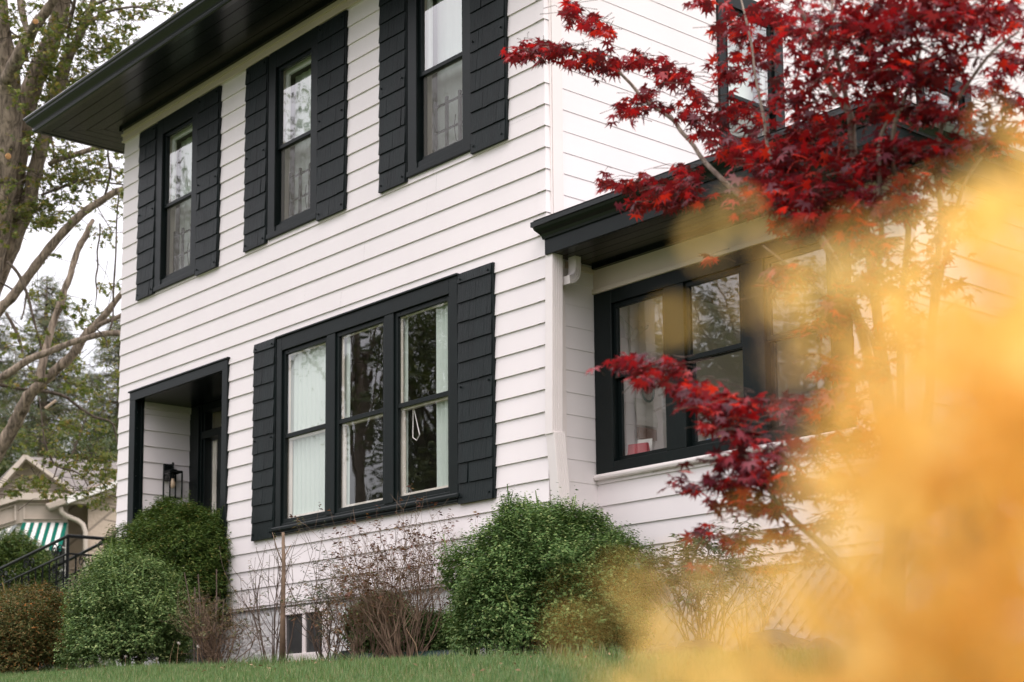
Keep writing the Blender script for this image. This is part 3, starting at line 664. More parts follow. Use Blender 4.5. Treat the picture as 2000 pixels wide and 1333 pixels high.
# scattered dry leaves and straw in the grass
n = 420; LX = np.stack([rng.uniform(-8, 5, n), -1.35-rng.exponential(0.55, n)], 1); LP = np.stack([LX[:, 0], LX[:, 1], gz(LX[:, 0], LX[:, 1])+rng.uniform(0.02, 0.055, n)], 1)
V, Fc = scatter(OVAL, OVAL_F, LP, frames(norm(rdir(n)*0.8+np.array([0, 0, 1.0])), rdir(n)), rng.uniform(0.014, 0.036, n))
tag(mesh_np('leaf_litter', V, Fc, leafmat('dry_leaf', [(0, (0.12, 0.07, 0.03)), (0.6, (0.20, 0.13, 0.065)), (1, (0.32, 0.24, 0.13))], 0.2, 0.8)), kind='stuff', label='dry leaves and straw lying in the lawn')
n = 9000; TX = np.stack([rng.uniform(-8, 5, n), -1.32+rng.normal(size=n)*0.07], 1); TX[:, 1] += 0.05*np.sin(TX[:, 0]*3.1)+0.04*np.sin(TX[:, 0]*8.3)
hh = rng.uniform(0.05, 0.13, n)*(0.6+0.5*np.abs(np.sin(TX[:, 0]*2.7)*np.sin(TX[:, 0]*1.1))); az = rng.uniform(0, 2*pi, n); b0 = np.stack([TX[:, 0], TX[:, 1], gz(TX[:, 0], TX[:, 1])], 1)
dx = np.stack([np.cos(az), np.sin(az), 0*az], 1)*0.003; tp = b0+np.stack([-np.sin(az)*hh*0.5, np.cos(az)*hh*0.5, hh], 1)
V = np.stack([b0-dx, b0+dx, tp], 1).reshape(-1, 3); tag(mesh_np('edge_grass', V, np.arange(3*n).reshape(n, 3), M['grass']), kind='stuff', label='longer uncut grass along the bed edge')

# ------------------------------------------------------------------ small things on and about the house
lan = thing('wall_lantern', 'black box lantern with a clear bulb on the entry side wall', 'wall lantern', (-6.325, 0.36, 2.55))
M['lanternglass'] = glassmat('lantern_glass', 1.35, (0.95, 0.96, 0.95), 0.0)
mb = MB(); mb.box(-6.328, -6.300, 0.315, 0.425, 2.62, 2.80); mb.build('backplate', M['iron'], lan, bevel=0.003)
mb = MB(); mb.tube([(-6.30, 0.36, 2.775), (-6.24, 0.36, 2.785), (-6.20, 0.36, 2.775), (-6.20, 0.36, 2.715)], 0.008, 8); mb.tube([(-6.20, .36, 2.775), (-6.20, .36, 2.80)], 0.012, 8); mb.build('arm', M['iron'], lan)
mb = MB(); cx, cy, hw = -6.20, 0.36, 0.068; za, zb = 2.415, 2.705
for sx in (-1, 1):
    for sy in (-1, 1): mb.box(cx+sx*hw-0.006, cx+sx*hw+0.006, cy+sy*hw-0.006, cy+sy*hw+0.006, za, zb)
for z in (za, zb-0.014):
    for s in (-1, 1):
        mb.box(cx-hw+.006, cx+hw-.006, cy+s*hw-0.006, cy+s*hw+0.006, z, z+0.014); mb.box(cx+s*hw-0.006, cx+s*hw+0.006, cy-hw+.006, cy+hw-.006, z, z+0.014)
mb.box(cx-hw-0.003, cx+hw+0.003, cy-hw-0.003, cy+hw+0.003, zb, zb+0.006); mb.box(cx-.03, cx+.03, cy-.03, cy+.03, zb+.006, zb+0.022); mb.build('lantern_frame', M['iron'], lan)
mb = MB()
for s in (-1, 1):
    mb.quad((cx-hw, cy+s*hw, za), (cx+hw, cy+s*hw, za), (cx+hw, cy+s*hw, zb), (cx-hw, cy+s*hw, zb)); mb.quad((cx+s*hw, cy-hw, za), (cx+s*hw, cy+hw, za), (cx+s*hw, cy+hw, zb), (cx+s*hw, cy-hw, zb))
mb.build('lantern_glass', M['lanternglass'], lan)
mb = MB(); mb.tube([(cx, cy, zb), (cx, cy, zb-0.07)], 0.016, 10); mb.build('socket', M['iron'], lan)
mb = MB(); mb.tube([(cx, cy, zb-0.07), (cx, cy, zb-0.085), (cx, cy, zb-0.12), (cx, cy, zb-0.15), (cx, cy, zb-0.17), (cx, cy, zb-0.176)], [0.012, 0.016, 0.027, 0.026, 0.014, 0.002], 12)
mb.build('bulb', paint('amber_bulb', (0.75, 0.55, 0.38), 0.1, 0.02, 0.0), lan, True)

M['paper'] = paint('paper', (0.72, 0.70, 0.66), 0.9, 0.05, 0.05); M['clay'] = paint('brown_board', (0.22, 0.12, 0.08), 0.8, 0.1, 0.1)
mb = MB()
for j in range(6):
    a, b = 2.31+0.034*j, 2.31+0.034*(j+1); mb.quad((0.03+0.01*sin(j), 0.86-0.004*j, a), (0.03+.01*sin(j), 1.09-0.006*j, a-0.0), (0.03+.01*sin(j+1), 1.09-0.006*(j+1), b), (0.03+.01*sin(j+1), 0.86-0.004*(j+1), b))
tag(mb.build('hanging_cloth', M['paper']), 'pale cloth sheet hung on the siding inside the first porch window', 'cloth')
mb = MB(); mb.box(0.02, 0.05, 0.87, 1.06, 2.20, 2.29); tag(mb.build('wall_shelf', M['clay'], None, bevel=0.004), 'small brown shelf below the cloth behind the first porch window', 'shelf')
orn = thing('hanging_ornament', 'oval green and red hanging ornament behind the first porch window', 'ornament', (0.06, 0.95, 2.62))
mb = MB(); pts = [(0.07, 0.95+0.075*sin(t)*(0.6+0.4*(1-cos(t))/2), 2.60+0.11*cos(t)) for t in np.linspace(0, 2*pi, 25)]; mb.tube(pts, 0.009, 6, False); mb.build('ring', paint('green_glass', (0.10, 0.17, 0.14), 0.2), orn, True)
mb = MB(); mb.tube([(0.07, 0.95, 2.71), (0.07, 0.95, 2.86)], 0.004, 5); mb.build('cord', M['trimw'], orn)
mb = MB(); mb.tube([(0.055, 0.95, 2.585), (0.085, 0.95, 2.585)], 0.035, 14); mb.build('pendant', paint('rose_glass', (0.42, 0.14, 0.12), 0.3), orn)
gar = thing('paper_garland', 'string of pale paper petals hung inside the first porch window', 'garland', (0.06, 0.83, 3.05))
for j, (y, z, a) in enumerate(((0.66, 3.06, -0.5), (0.72, 3.03, -0.2), (0.78, 3.0, 0.1), (0.85, 2.99, 0.35), (0.92, 3.01, 0.6), (0.99, 3.03, 0.9))):
    mb = MB(); L_ = 0.14
    c_ = [(0.05, y, z+0.07)] + [(0.05+0.02*sin(pi*t), y+sin(a)*L_*(-t)+cos(a)*0.035*sin(pi*t**0.7)*s, z+0.07-cos(a)*L_*t) for s, ts in ((1, (.25, .5, .8)), (1, (1.0,)), (-1, (.8, .5, .25))) for t in ts]
    mb.poly(c_); mb.build('petal', M['paper'], gar)
mb = MB(); mb.hexa([(0.22, 0.56, 1.965), (0.40, 0.60, 1.965), (0.40, 0.64, 1.965), (0.22, 0.60, 1.965), (0.20, 0.60, 2.10), (0.35, 0.64, 2.10), (0.35, 0.66, 2.10), (0.20, 0.62, 2.10)])
tag(mb.build('folder', paint('red_card', (0.33, 0.022, 0.035), 0.6)), 'red folder leaning on the sill of the first porch window', 'folder')
mb = MB(); mb.hexa([(0.22, 0.66, 1.965), (0.34, 0.69, 1.965), (0.34, 0.694, 1.965), (0.22, 0.664, 1.965), (0.22, 0.68, 2.14), (0.34, 0.71, 2.14), (0.34, 0.714, 2.14), (0.22, 0.684, 2.14)])
tag(mb.build('paper_sheet', M['paper']), 'white paper sheet standing behind the red folder', 'paper')
mb = MB(); mb.box(0.12, 1.5, YP+0.06, YP+0.35, 1.93, 1.962); mb.build('interior_shelf', M['trimw'], house)
for j, (x, hgt, c, nm) in enumerate(((0.97, 0.06, (0.03, 0.14, 0.30), 'blue'), (1.03, 0.055, (0.04, 0.22, 0.42), 'bright blue'), (1.09, 0.10, (0.50, 0.30, 0.05), 'yellow'), (1.15, 0.085, (0.35, 0.10, 0.05), 'rust-coloured'))):
    mb = MB(); mb.hexa([(x, 0.58, 1.963), (x+0.05, 0.58, 1.963), (x+0.05, 0.72, 1.963), (x, 0.72, 1.963), (x+0.02, 0.58, 1.963+hgt), (x+0.07, 0.58, 1.963+hgt), (x+0.07, 0.72, 1.963+hgt), (x+0.02, 0.72, 1.963+hgt)])
    tag(mb.build('book', paint('book_cover', c, 0.6)), nm+' leaning book on the sill of the middle porch window', 'book', 'books on the porch windowsill')

# corrugated drain pipe lying in the bed
pipe = thing('drain_pipe', 'dark green corrugated drain pipe lying under the shrubs', 'drain pipe', (-1.2, -1.2, 0.5))
A, B = at(700, 1291, 12.3), at(935, 1280, 11.5); ns = 90
A[2] = max(A[2], gz(A[0], A[1])+0.05); B[2] = gz(B[0], B[1])+0.055
pts = [A+(B-A)*t+np.array([0, 0.05*sin(5*t), 0]) for t in np.linspace(0, 1, ns)]
mb = MB(); mb.tube(pts, [0.046+0.006*(1 if i % 4 < 2 else -1) for i in range(ns)], 12); M['pipe'] = paint('green_plastic', (0.012, 0.038, 0.035), 0.4, 0.1, 0.05); mb.build('pipe', M['pipe'], pipe, True)
mb = MB(); dd = norm(A-B); mb.tube([A-dd*0.02, A+dd*0.16], [0.062, 0.075], 12); mb.build('pipe_end', M['iron'], pipe)

# rocks along the porch skirt
M['rock'] = paint('grey_rock', (0.11, 0.10, 0.085), 0.9, 0.3, 0.8, (5, 5, 5), bscale=(25, 25, 25), dist=0.02)
def rock(px, py, d, r, label):
    c = at(px, py, d); c[2] = gz(c[0], c[1])+r*0.35
    import bmesh
    bm = bmesh.new(); bmesh.ops.create_icosphere(bm, subdivisions=3, radius=1.0)
    ph = rng.uniform(0, 6, 6)
    for v in bm.verts:
        q = v.co; s = 1+0.16*sin(q.x*3+ph[0])*cos(q.y*2.6+ph[1])+0.1*sin(q.z*5+ph[2]+q.x*2)+0.06*sin(q.y*9+ph[3])
        v.co = Vector((q.x*s*r*1.35, q.y*s*r, q.z*s*r*0.72)) + Vector(c)
    me = bpy.data.meshes.new('rock'); bm.to_mesh(me); bm.free(); me.materials.append(M['rock'])
    o = bpy.data.objects.new('rock', me); col.objects.link(o); tag(o, label, 'rock', 'rocks along the porch skirt')
rock(1360, 1215, 10.3, 0.12, 'pale rock at the foot of the leggy rhododendron')
rock(1510, 1200, 10.2, 0.18, 'largest grey rock in front of the white lattice skirt')
rock(1600, 1195, 10.1, 0.12, 'small grey rock right of the largest rock by the lattice')
rock(1290, 1225, 10.5, 0.10, 'small rock between the round boxwood and the rhododendron')

# iron stair railings of the entry steps next door
def scroll(mb, c, e1, e2, r, turns=1.4, rad=0.008, flip=1):
    mb.tube([c+(e1*cos(t*flip)+e2*sin(t*flip))*r*(1-0.72*t/(turns*2*pi)) for t in np.linspace(0, turns*2*pi, 26)], rad, 5, True)
def railing(pts, name, label, base_z, floor=None):
    c = np.mean(pts, 0); t = thing(name, label, 'stair railing', (c[0], c[1], base_z))
    up = np.array([0, 0, 1.0]); mb = MB(); mb.tube(pts, 0.022, 8); mb.build('handrail', M['iron'], t)
    mb = MB(); mb.tube([p-up*0.22 for p in pts], 0.014, 6); mb.tube([p-up*0.92 for p in pts], 0.014, 6); mb.build('lower_rail', M['iron'], t)
    L_ = 0
    for a, b in zip(pts, pts[1:]):
        nseg = max(1, int(np.linalg.norm(b-a)/0.20)); e1 = norm(b-a)
        for i in range(nseg):
            p = a+(b-a)*((i+0.5)/nseg)
            if i % 4 == 2:
                mb = MB(); scroll(mb, p-up*0.10-e1*0.08, e1, up, 0.085); scroll(mb, p-up*0.14+e1*0.08, -e1, up, 0.085); scroll(mb, p-up*0.32-e1*0.05, e1, -up, 0.08); mb.build('scroll', M['iron'], t)
            mb = MB(); mb.tube([p-up*0.22, p-up*0.95], 0.011, 5); mb.build('baluster', M['iron'], t)
    for p in pts:
        mb = MB(); mb.tube([p, p-up*1.35], 0.022, 6); mb.build('post', M['iron'], t)
DR = 20.0
def atp(px, py, y): return aty(px, py, y)
a1 = aty(133, 1047, 1.0); a0 = aty(-25, 1124, 1.0)
zland = a1[2]; a2 = a1+np.array([0, 1.3, 0])
railing(np.array([a0, a1, a2]), 'stair_railing', 'near black iron scroll railing rising to the landing left of the white house', gz(a1[0], a1[1]))
b1_ = aty(228, 1046, 1.9); b0_ = aty(33, 1146, 1.9)
railing(np.array([b0_, b1_]), 'stair_railing', 'far black iron scroll railing of the steps, ending behind the house corner', gz(b1_[0], b1_[1]))
st = thing('entry_steps', 'concrete entry steps between the black iron railings', 'steps', (a1[0], 1.6, float(gz(a1[0], 1.6))))
M['concrete'] = paint('concrete', (0.33, 0.31, 0.29), 0.9, 0.15, 0.4, (6, 6, 6))
mb = MB(); zb = zland-0.95; mb.box(a1[0], a1[0]+2.0, 1.05, 2.3, zb-1.2, zb)
for i in range(6):
    mb.box(a1[0]-0.32*(i+1), a1[0]-0.32*i, 1.05, 1.95, zb-1.2, zb-0.165*(i+1))
mb.build('treads', M['concrete'], st)

# ------------------------------------------------------------------ the neighbour's house
DN = 30.0; O = at(85, 1060, DN); hv = O-CAM; hv[2] = 0; hv = norm(hv); NR = np.array([-hv[1], hv[0], 0])*-1.0
def NB(px, py, off=0.0):                  # point on an upright plane square to the view, off metres nearer
    r = ray(px, py); t = ((O-CAM) @ hv - off)/(r @ hv); return CAM+r*t
nb = thing('neighbour_house', 'beige neighbouring house with a gabled bay and stone walls beyond the railing', 'house', (O[0], O[1], float(gz(O[0], O[1]))))
M['nsiding'] = paint('beige_siding', (0.56, 0.49, 0.42), 0.6, 0.05, 0.1); M['ntrim'] = paint('beige_trim', (0.43, 0.37, 0.31), 0.6, 0.05, 0.1)
M['nwhite'] = paint('gutter_white', (0.80, 0.78, 0.75), 0.5, 0.03, 0.05)
M['stone'] = brickmat('lime_stone', (0.56, 0.46, 0.37), (0.38, 0.31, 0.245), (0.27, 0.225, 0.18), 1.0, 0.55, 0.27, 0.7, 0.012, (radians(90), 0, math.atan2(NR[1], NR[0])), 0.02)
M['nroof'] = paint('grey_brown_shingle', (0.165, 0.145, 0.132), 0.9, 0.25, 0.6, (7, 7, 14), c2=(0.11, 0.10, 0.092))
M['ndark'] = paint('dark_window', (0.05, 0.055, 0.055), 0.12, 0.1, 0.0)
def panel(pts, off, th, name, mat, parent=nb, bevel=0):
    mb = MB(); mb.prism([NB(x, y, off) for x, y in pts], hv*th); return mb.build(name, mat, parent, bevel=bevel)
def lap_panel(pts, off, name, mat, step):       # clapboards: thin overlapping strips cut to the outline
    pts = [np.array(p, float) for p in pts]; mb = MB(); y = min(p[1] for p in pts); ym = max(p[1] for p in pts)
    def span(yy):
        xs = []
        for p, q in zip(pts, pts[1:]+pts[:1]):
            if (p[1]-yy)*(q[1]-yy) < 0: xs.append(p[0]+(q[0]-p[0])*(yy-p[1])/(q[1]-p[1]))
        return (min(xs), max(xs)) if len(xs) >= 2 else None
    while y < ym:
        a, b = span(y+0.05), span(min(y+step, ym)-0.05)
        if a and b:
            mb.quad(NB(a[0], y, off), NB(a[1], y, off), NB(b[1], y+step, off+0.03), NB(b[0], y+step, off+0.03))
            mb.quad(NB(b[0], y+step, off+0.03), NB(b[1], y+step, off+0.03), NB(b[1], y+step, off), NB(b[0], y+step, off))
        y += step
    mb.build(name, mat, nb)
panel([(150, 960), (240, 930), (240, 1230), (110, 1230), (110, 990)], -0.35, 0.3, 'wall', M['stone'])
panel([(172, 985), (240, 958), (240, 1230), (172, 1230)], 0.25, 0.6, 'wall', M['stone'])
panel([(132, 984), (176, 984), (240, 955), (240, 944), (160, 968)], 0.45, 0.2, 'wall_panel', M['ntrim'])
lap_panel([(-40, 996), (48, 898), (152, 972), (130, 972), (36, 972)], 0.05, 'gable_siding', M['nsiding'], 7.5)
panel([(-44, 1000), (48, 896), (156, 974)], -0.02, 0.3, 'gable_wall', M['nsiding'])
panel([(-62, 1008), (46, 888), (52, 894), (-50, 1010)], 0.42, 0.45, 'rake_board', M['nsiding'])
panel([(46, 889), (53, 889), (160, 968), (158, 974), (48, 894)], 0.42, 0.45, 'rake_board', M['nsiding'])
mb = MB(); mb.poly([NB(50, 890, 0.42), NB(160, 970, 0.42), NB(245, 948, 0.3), NB(245, 903, -3.5), NB(62, 893, -3.5)]); mb.poly([NB(46, 889, 0.42), NB(-66, 1008, 0.42), NB(-66, 1000, -3.5), NB(62, 893, -3.5)]); mb.build('roof', M['nroof'], nb)
panel([(36, 963), (136, 964), (136, 976), (36, 976)], 0.32, 0.3, 'cornice', M['nsiding']); panel([(-60, 994), (37, 963), (37, 976), (-60, 1006)], 0.30, 0.3, 'cornice', M['nsiding'])
panel([(38, 976), (133, 976), (133, 1022), (38, 1022)], 0.18, 0.2, 'bay_panel', M['ntrim'])
panel([(-60, 1006), (38, 976), (38, 1022), (-60, 1050)], 0.16, 0.2, 'bay_panel', M['ntrim'])
for q in ([(46, 984), (125, 984), (125, 1014), (46, 1014)], [(-50, 1010), (31, 986), (31, 1016), (-50, 1040)]):
    c = np.mean(q, 0)
    for p0, p1 in zip(q, q[1:]+q[:1]):
        p0, p1 = np.array(p0), np.array(p1); k0, k1 = p0+(c-p0)*0.06, p1+(c-p1)*0.06
        mb = MB(); mb.prism([NB(*p0, 0.22), NB(*p1, 0.22), NB(*k1, 0.22), NB(*k0, 0.22)], hv*0.05); mb.build('panel_moulding', M['nsiding'], nb)
panel([(30, 1022), (133, 1022), (133, 1230), (30, 1230)], 0.10, 0.2, 'bay_wall', M['nwhite'])
for a, b in ((38, 66), (72, 98), (103, 127)):
    mb = MB(); mb.prism([NB(a, 1040, 0.13), NB(b, 1040, 0.13), NB(b, 1190, 0.13), NB(a, 1190, 0.13)], hv*0.02); wn = mb.build('window', M['ndark'], nb)
    mb = MB(); mb.prism([NB(a, 1112, 0.15), NB(b, 1112, 0.15), NB(b, 1116, 0.15), NB(a, 1116, 0.15)], hv*0.03); mb.build('muntin', M['nwhite'], wn)
mb = MB(); mb.prism([NB(88, 985, 0.5), NB(128, 971, 0.5), NB(131, 984, 0.5), NB(96, 995, 0.5)], hv*0.35); mb.build('gutter', M['ntrim'], nb, bevel=0.02)
panel([(126, 972), (131, 984), (242, 945), (242, 934)], 0.52, 0.25, 'rake_board', M['nwhite'])
mb = MB(); mb.tube([NB(118, 990, 0.4), NB(120, 1000, 0.38), NB(130, 1008, 0.34), NB(152, 1017, 0.3), NB(162, 1025, 0.32), NB(167, 1040, 0.33), NB(166, 1230, 0.33)], 0.045, 10); mb.build('downspout', M['nsiding'], nb, True)
M['awn_g'] = clothmat('green_canvas', (0.015, 0.15, 0.11), 0.2); M['awn_w'] = clothmat('white_canvas', (0.80, 0.79, 0.76), 0.2); M['awn_y'] = clothmat('grey_canvas', (0.30, 0.33, 0.33), 0.2)
def awning(tl, tr, bl, br, drop, n, mats, label, grp):
    c = NB((tl[0]+br[0])/2, br[1], 0.4); t = thing('awning', label, 'awning', c, grp); mb = MB()
    tl, tr, bl, br = (np.array(q, float) for q in (tl, tr, bl, br))
    for i in range(n):
        a, b = i/n, (i+1)/n; T0, T1, B0, B1 = tl+(tr-tl)*a, tl+(tr-tl)*b, bl+(br-bl)*a, bl+(br-bl)*b
        mb.prism([NB(*T0, 0.2), NB(*T1, 0.2), NB(*B1, 0.75), NB(*B0, 0.75)], hv*0.012+np.array([0, 0, -0.012]), i % 2)
    mb.build('canopy', mats, t)
    mb = MB()
    for i in range(n):
        a, b = i/n, (i+1)/n; B0, B1 = bl+(br-bl)*a, bl+(br-bl)*b; m = (B0+B1)/2
        mb.prism([NB(*B0, 0.752), NB(*B1, 0.752), NB(B1[0], B1[1]+drop, 0.75), NB(m[0], m[1]+drop*1.3, 0.75), NB(B0[0], B0[1]+drop, 0.75)], hv*0.012, i % 2)
    mb.build('valance', mats, t)
    mb = MB()
    for q, w_ in ((tl, bl), (tr, br)): mb.tube([NB(*w_, 0.74), NB(q[0], w_[1]+3, 0.2)], 0.012, 5)
    mb.build('arm', M['nwhite'], t)
awning((44, 1021), (132, 1021), (30, 1062), (120, 1069), 7, 11, [M['awn_g'], M['awn_w']], 'green and white striped window awning on the beige house', 'awnings of the beige house')
awning((-60, 1062), (34, 1024), (-78, 1108), (4, 1064), 6, 10, [M['awn_w'], M['awn_y']], 'pale grey striped awning at the picture edge on the beige house', 'awnings of the beige house')
# ------------------------------------------------------------------ shrubs
def sprigs(P, D, length, nl, leaf, lf, size, shape, spread=0.8, jit=0.25):
    """leaves set along short shoots starting at P and pointing along D"""
    T, TF = shape; n = len(P)
    s = np.tile(np.linspace(0.1, 1.0, nl), n); Pn = np.repeat(P, nl, 0); Dn = np.repeat(D, nl, 0); Ln = np.repeat(length, nl)
    pos = Pn + Dn*(s*Ln)[:, None]
    side = rdir(n*nl); side -= Dn*(side*Dn).sum(1, keepdims=True); side = norm(side)
    ax = norm(Dn*(1-spread)+side*spread+rdir(n*nl)*jit); nr = norm(np.cross(ax, rdir(n*nl))*0.6 + Dn*0.5 + np.array([0, 0, 0.5]))
    return scatter(T, TF, pos, frames(nr, ax), size*rng.uniform(0.6, 1.25, n*nl))
def lumps(u, ph, amp):
    return 1 + amp*(np.sin(u @ ph[0]*3.1+ph[3][0]) + 0.8*np.sin(u @ ph[1]*4.7+ph[3][1]) + 0.6*np.sin(u @ ph[2]*7.3+ph[3][2]))/1.6
def bush(name, label, cat, c, rad, nsp, nl, size, shape, stops, slen=(0.05, 0.12), amp=0.12, upb=0.5, trans=0.25, deep=0.5, zmin=None, rough=0.5, spread=0.75, stems=True, cone=0.0, gain=1.0, spec=0.12, group=None, taperlow=0.0, clump=0.075):
    gzb = float(gz(c[0], c[1])) if zmin is None else zmin
    t = thing(name, label, cat, (c[0], c[1], gzb), group)
    u = rdir(nsp); u[:, 2] = np.where(u[:, 2] < -0.8, -u[:, 2], u[:, 2]); u[:, 2] = np.maximum(u[:, 2], -0.93); ph = rng.normal(size=(4, 3))
    r = lumps(u, ph, amp)*(1-deep*rng.random(nsp)**1.7)
    fine = 1+0.05*np.sin(u @ rng.normal(size=3)*14+1)
    ph2 = rng.normal(size=(5, 3)); ph2 = norm(ph2)*np.array([[9], [11], [13], [16], [19]])
    fine = 1+clump*sum(np.sin(u @ q+3*k) for k, q in enumerate(ph2))/2.2
    P = u*np.array(rad)*(r*fine)[:, None]
    f = np.where(u[:, 2] < 0, (1-0.25*np.abs(u[:, 2])**2)/np.sqrt(np.clip(1-u[:, 2]**2, 0.12, 1)), 1.0); P[:, :2] *= f[:, None]
    if cone: f = 1-cone*np.clip(P[:, 2]/rad[2], 0, 1)**1.3; P[:, :2] *= f[:, None]
    if taperlow: f = 1-taperlow*np.clip(-P[:, 2]/rad[2], 0, 1); P[:, :2] *= f[:, None]
    P = P + np.array(c); k = P[:, 2] > gzb+0.02; P, u = P[k], u[k]
    D = norm(u*0.75+np.array([0, 0, upb])+rdir(len(P))*0.45)
    sl = rng.uniform(slen[0], slen[1], len(P)); k = rng.random(len(P)) < 0.02; sl[k] *= 1.9; D[k] = norm(D[k]+np.array([0, 0, 0.9]))
    V, Fc = sprigs(P, D, sl, nl, None, None, size, shape, spread)
    V2, F2 = scatter(NEED*np.array([0.5, 1, 1]), NEED_F, P[k], frames(rdir(int(k.sum())), D[k]), sl[k]); F2 = F2+len(V); V = np.concatenate([V, V2]); Fc = np.concatenate([Fc, F2])
    M_ = leafmat(name+'_leaf', stops, trans, rough, spec=spec)
    mesh_np('foliage', V, Fc, M_, t)
    if stems:
        mb = MB()
        for i in range(12):
            a = rng.uniform(0, 2*pi); q = np.array(c)+np.array(rad)*np.array([cos(a)*0.65, sin(a)*0.65, rng.uniform(0.1, 0.6)])
            b0 = np.array([c[0]+cos(a)*0.08, c[1]+sin(a)*0.08, gzb-0.02]); m = (b0+q)/2+rng.normal(size=3)*0.04
            mb.tube([b0, m, q], [0.014, 0.010, 0.004], 5)
        mb.build('stem', M['twig'], t)
    return t
M['twig'] = paint('twig_bark', (0.125, 0.088, 0.068), 0.85, 0.25, 0.4, (15, 15, 15)); M['twig2'] = paint('pale_twig', (0.25, 0.17, 0.115), 0.85, 0.25, 0.4, (15, 15, 15))
G_BOX = [(0.0, (0.057, 0.115, 0.034)), (0.5, (0.115, 0.200, 0.063)), (0.82, (0.189, 0.281, 0.098)), (1.0, (0.324, 0.375, 0.149))]
G_THU = [(0.0, (0.041, 0.075, 0.019)), (0.6, (0.081, 0.137, 0.031)), (0.9, (0.135, 0.189, 0.046)), (1.0, (0.216, 0.169, 0.048))]
G_BRN = [(0.0, (0.054, 0.077, 0.026)), (0.5, (0.115, 0.127, 0.042)), (0.75, (0.176, 0.132, 0.050)), (0.975, (0.270, 0.132, 0.055)), (1.0, (0.878, 0.286, 0.055))]
OV, LG, ND = (OVAL, OVAL_F), (LONG, LONG_F), (NEED, NEED_F)
def sph(px, py, d, rx, ry, ydepth=None):
    c = at(px, py, d); s = pxm(c); return c, (rx*s, (ydepth or rx*s), ry*s)
# round boxwood beside the porch
c, r = sph(1068, 1152, 11.2, 198, 152)
bush('round_boxwood', 'large round green boxwood below the downspout corner', 'shrub', c, (r[0], r[0]*0.9, r[2]), 21000, 8, 0.026, OV, G_BOX, (0.06, 0.13), 0.10, 0.6)
# smaller boxwood on the left
c, r = sph(248, 1215, 14.6, 118, 112)
bush('spreading_boxwood', 'loose bluish green boxwood in front of the clipped arborvitae', 'shrub', c, (r[0], r[0]*0.9, r[2]), 14000, 8, 0.028, OV, [(0.0, (0.070, 0.125, 0.046)), (0.5, (0.142, 0.225, 0.078)), (0.82, (0.230, 0.312, 0.115)), (1.0, (0.365, 0.413, 0.172))], (0.07, 0.16), 0.14, 0.7)
# domed arborvitae in front of the entry
c, r = sph(343, 1122, 15.6, 160, 114)
bush('domed_arborvitae', 'dense dark green domed arborvitae hiding the entry', 'shrub', c, (r[0], r[0]*0.9, r[2]*1.08), 19000, 6, 0.040, LG, G_THU, (0.05, 0.10), 0.07, 0.9, spread=0.5, cone=0.22)
c, r = sph(425, 1085, 15.3, 45, 70)
bush('arborvitae_shoulder', 'ragged right shoulder of arborvitae drooping beside the dome', 'shrub', c, (r[0], r[0], r[2]), 4200, 6, 0.040, LG, G_THU, (0.06, 0.12), 0.1, 0.2, spread=0.5)
# browned juniper hedge
c, r = sph(48, 1250, 15.6, 118, 80)
bush('browned_juniper', 'browned low juniper below the railing at the picture edge', 'shrub', c, (r[0], r[0]*0.8, r[2]), 13000, 7, 0.034, LG, G_BRN, (0.07, 0.16), 0.12, 0.6, spread=0.55)
# dark yew behind the railing
c, r = sph(28, 1120, 23.5, 72, 62)
bush('rounded_yew', 'rounded dark yew behind the railing near the striped awning', 'shrub', c, r, 5000, 6, 0.05, LG, G_THU, (0.08, 0.16), 0.08, 0.6, spread=0.6)
# small dark box behind the twiggy shrub
c, r = sph(745, 1232, 12.6, 62, 62)
bush('small_dark_boxwood', 'small dark boxwood half hidden behind the bare brown shrub', 'shrub', c, r, 4500, 8, 0.025, OV, G_BOX, (0.05, 0.10), 0.12, 0.5)
c, r = sph(845, 1250, 12.2, 50, 42)
bush('low_box_cushion', 'low dark box cushion between the bare shrub and the round boxwood', 'shrub', c, r, 3000, 8, 0.025, OV, G_BOX, (0.05, 0.10), 0.12, 0.4)

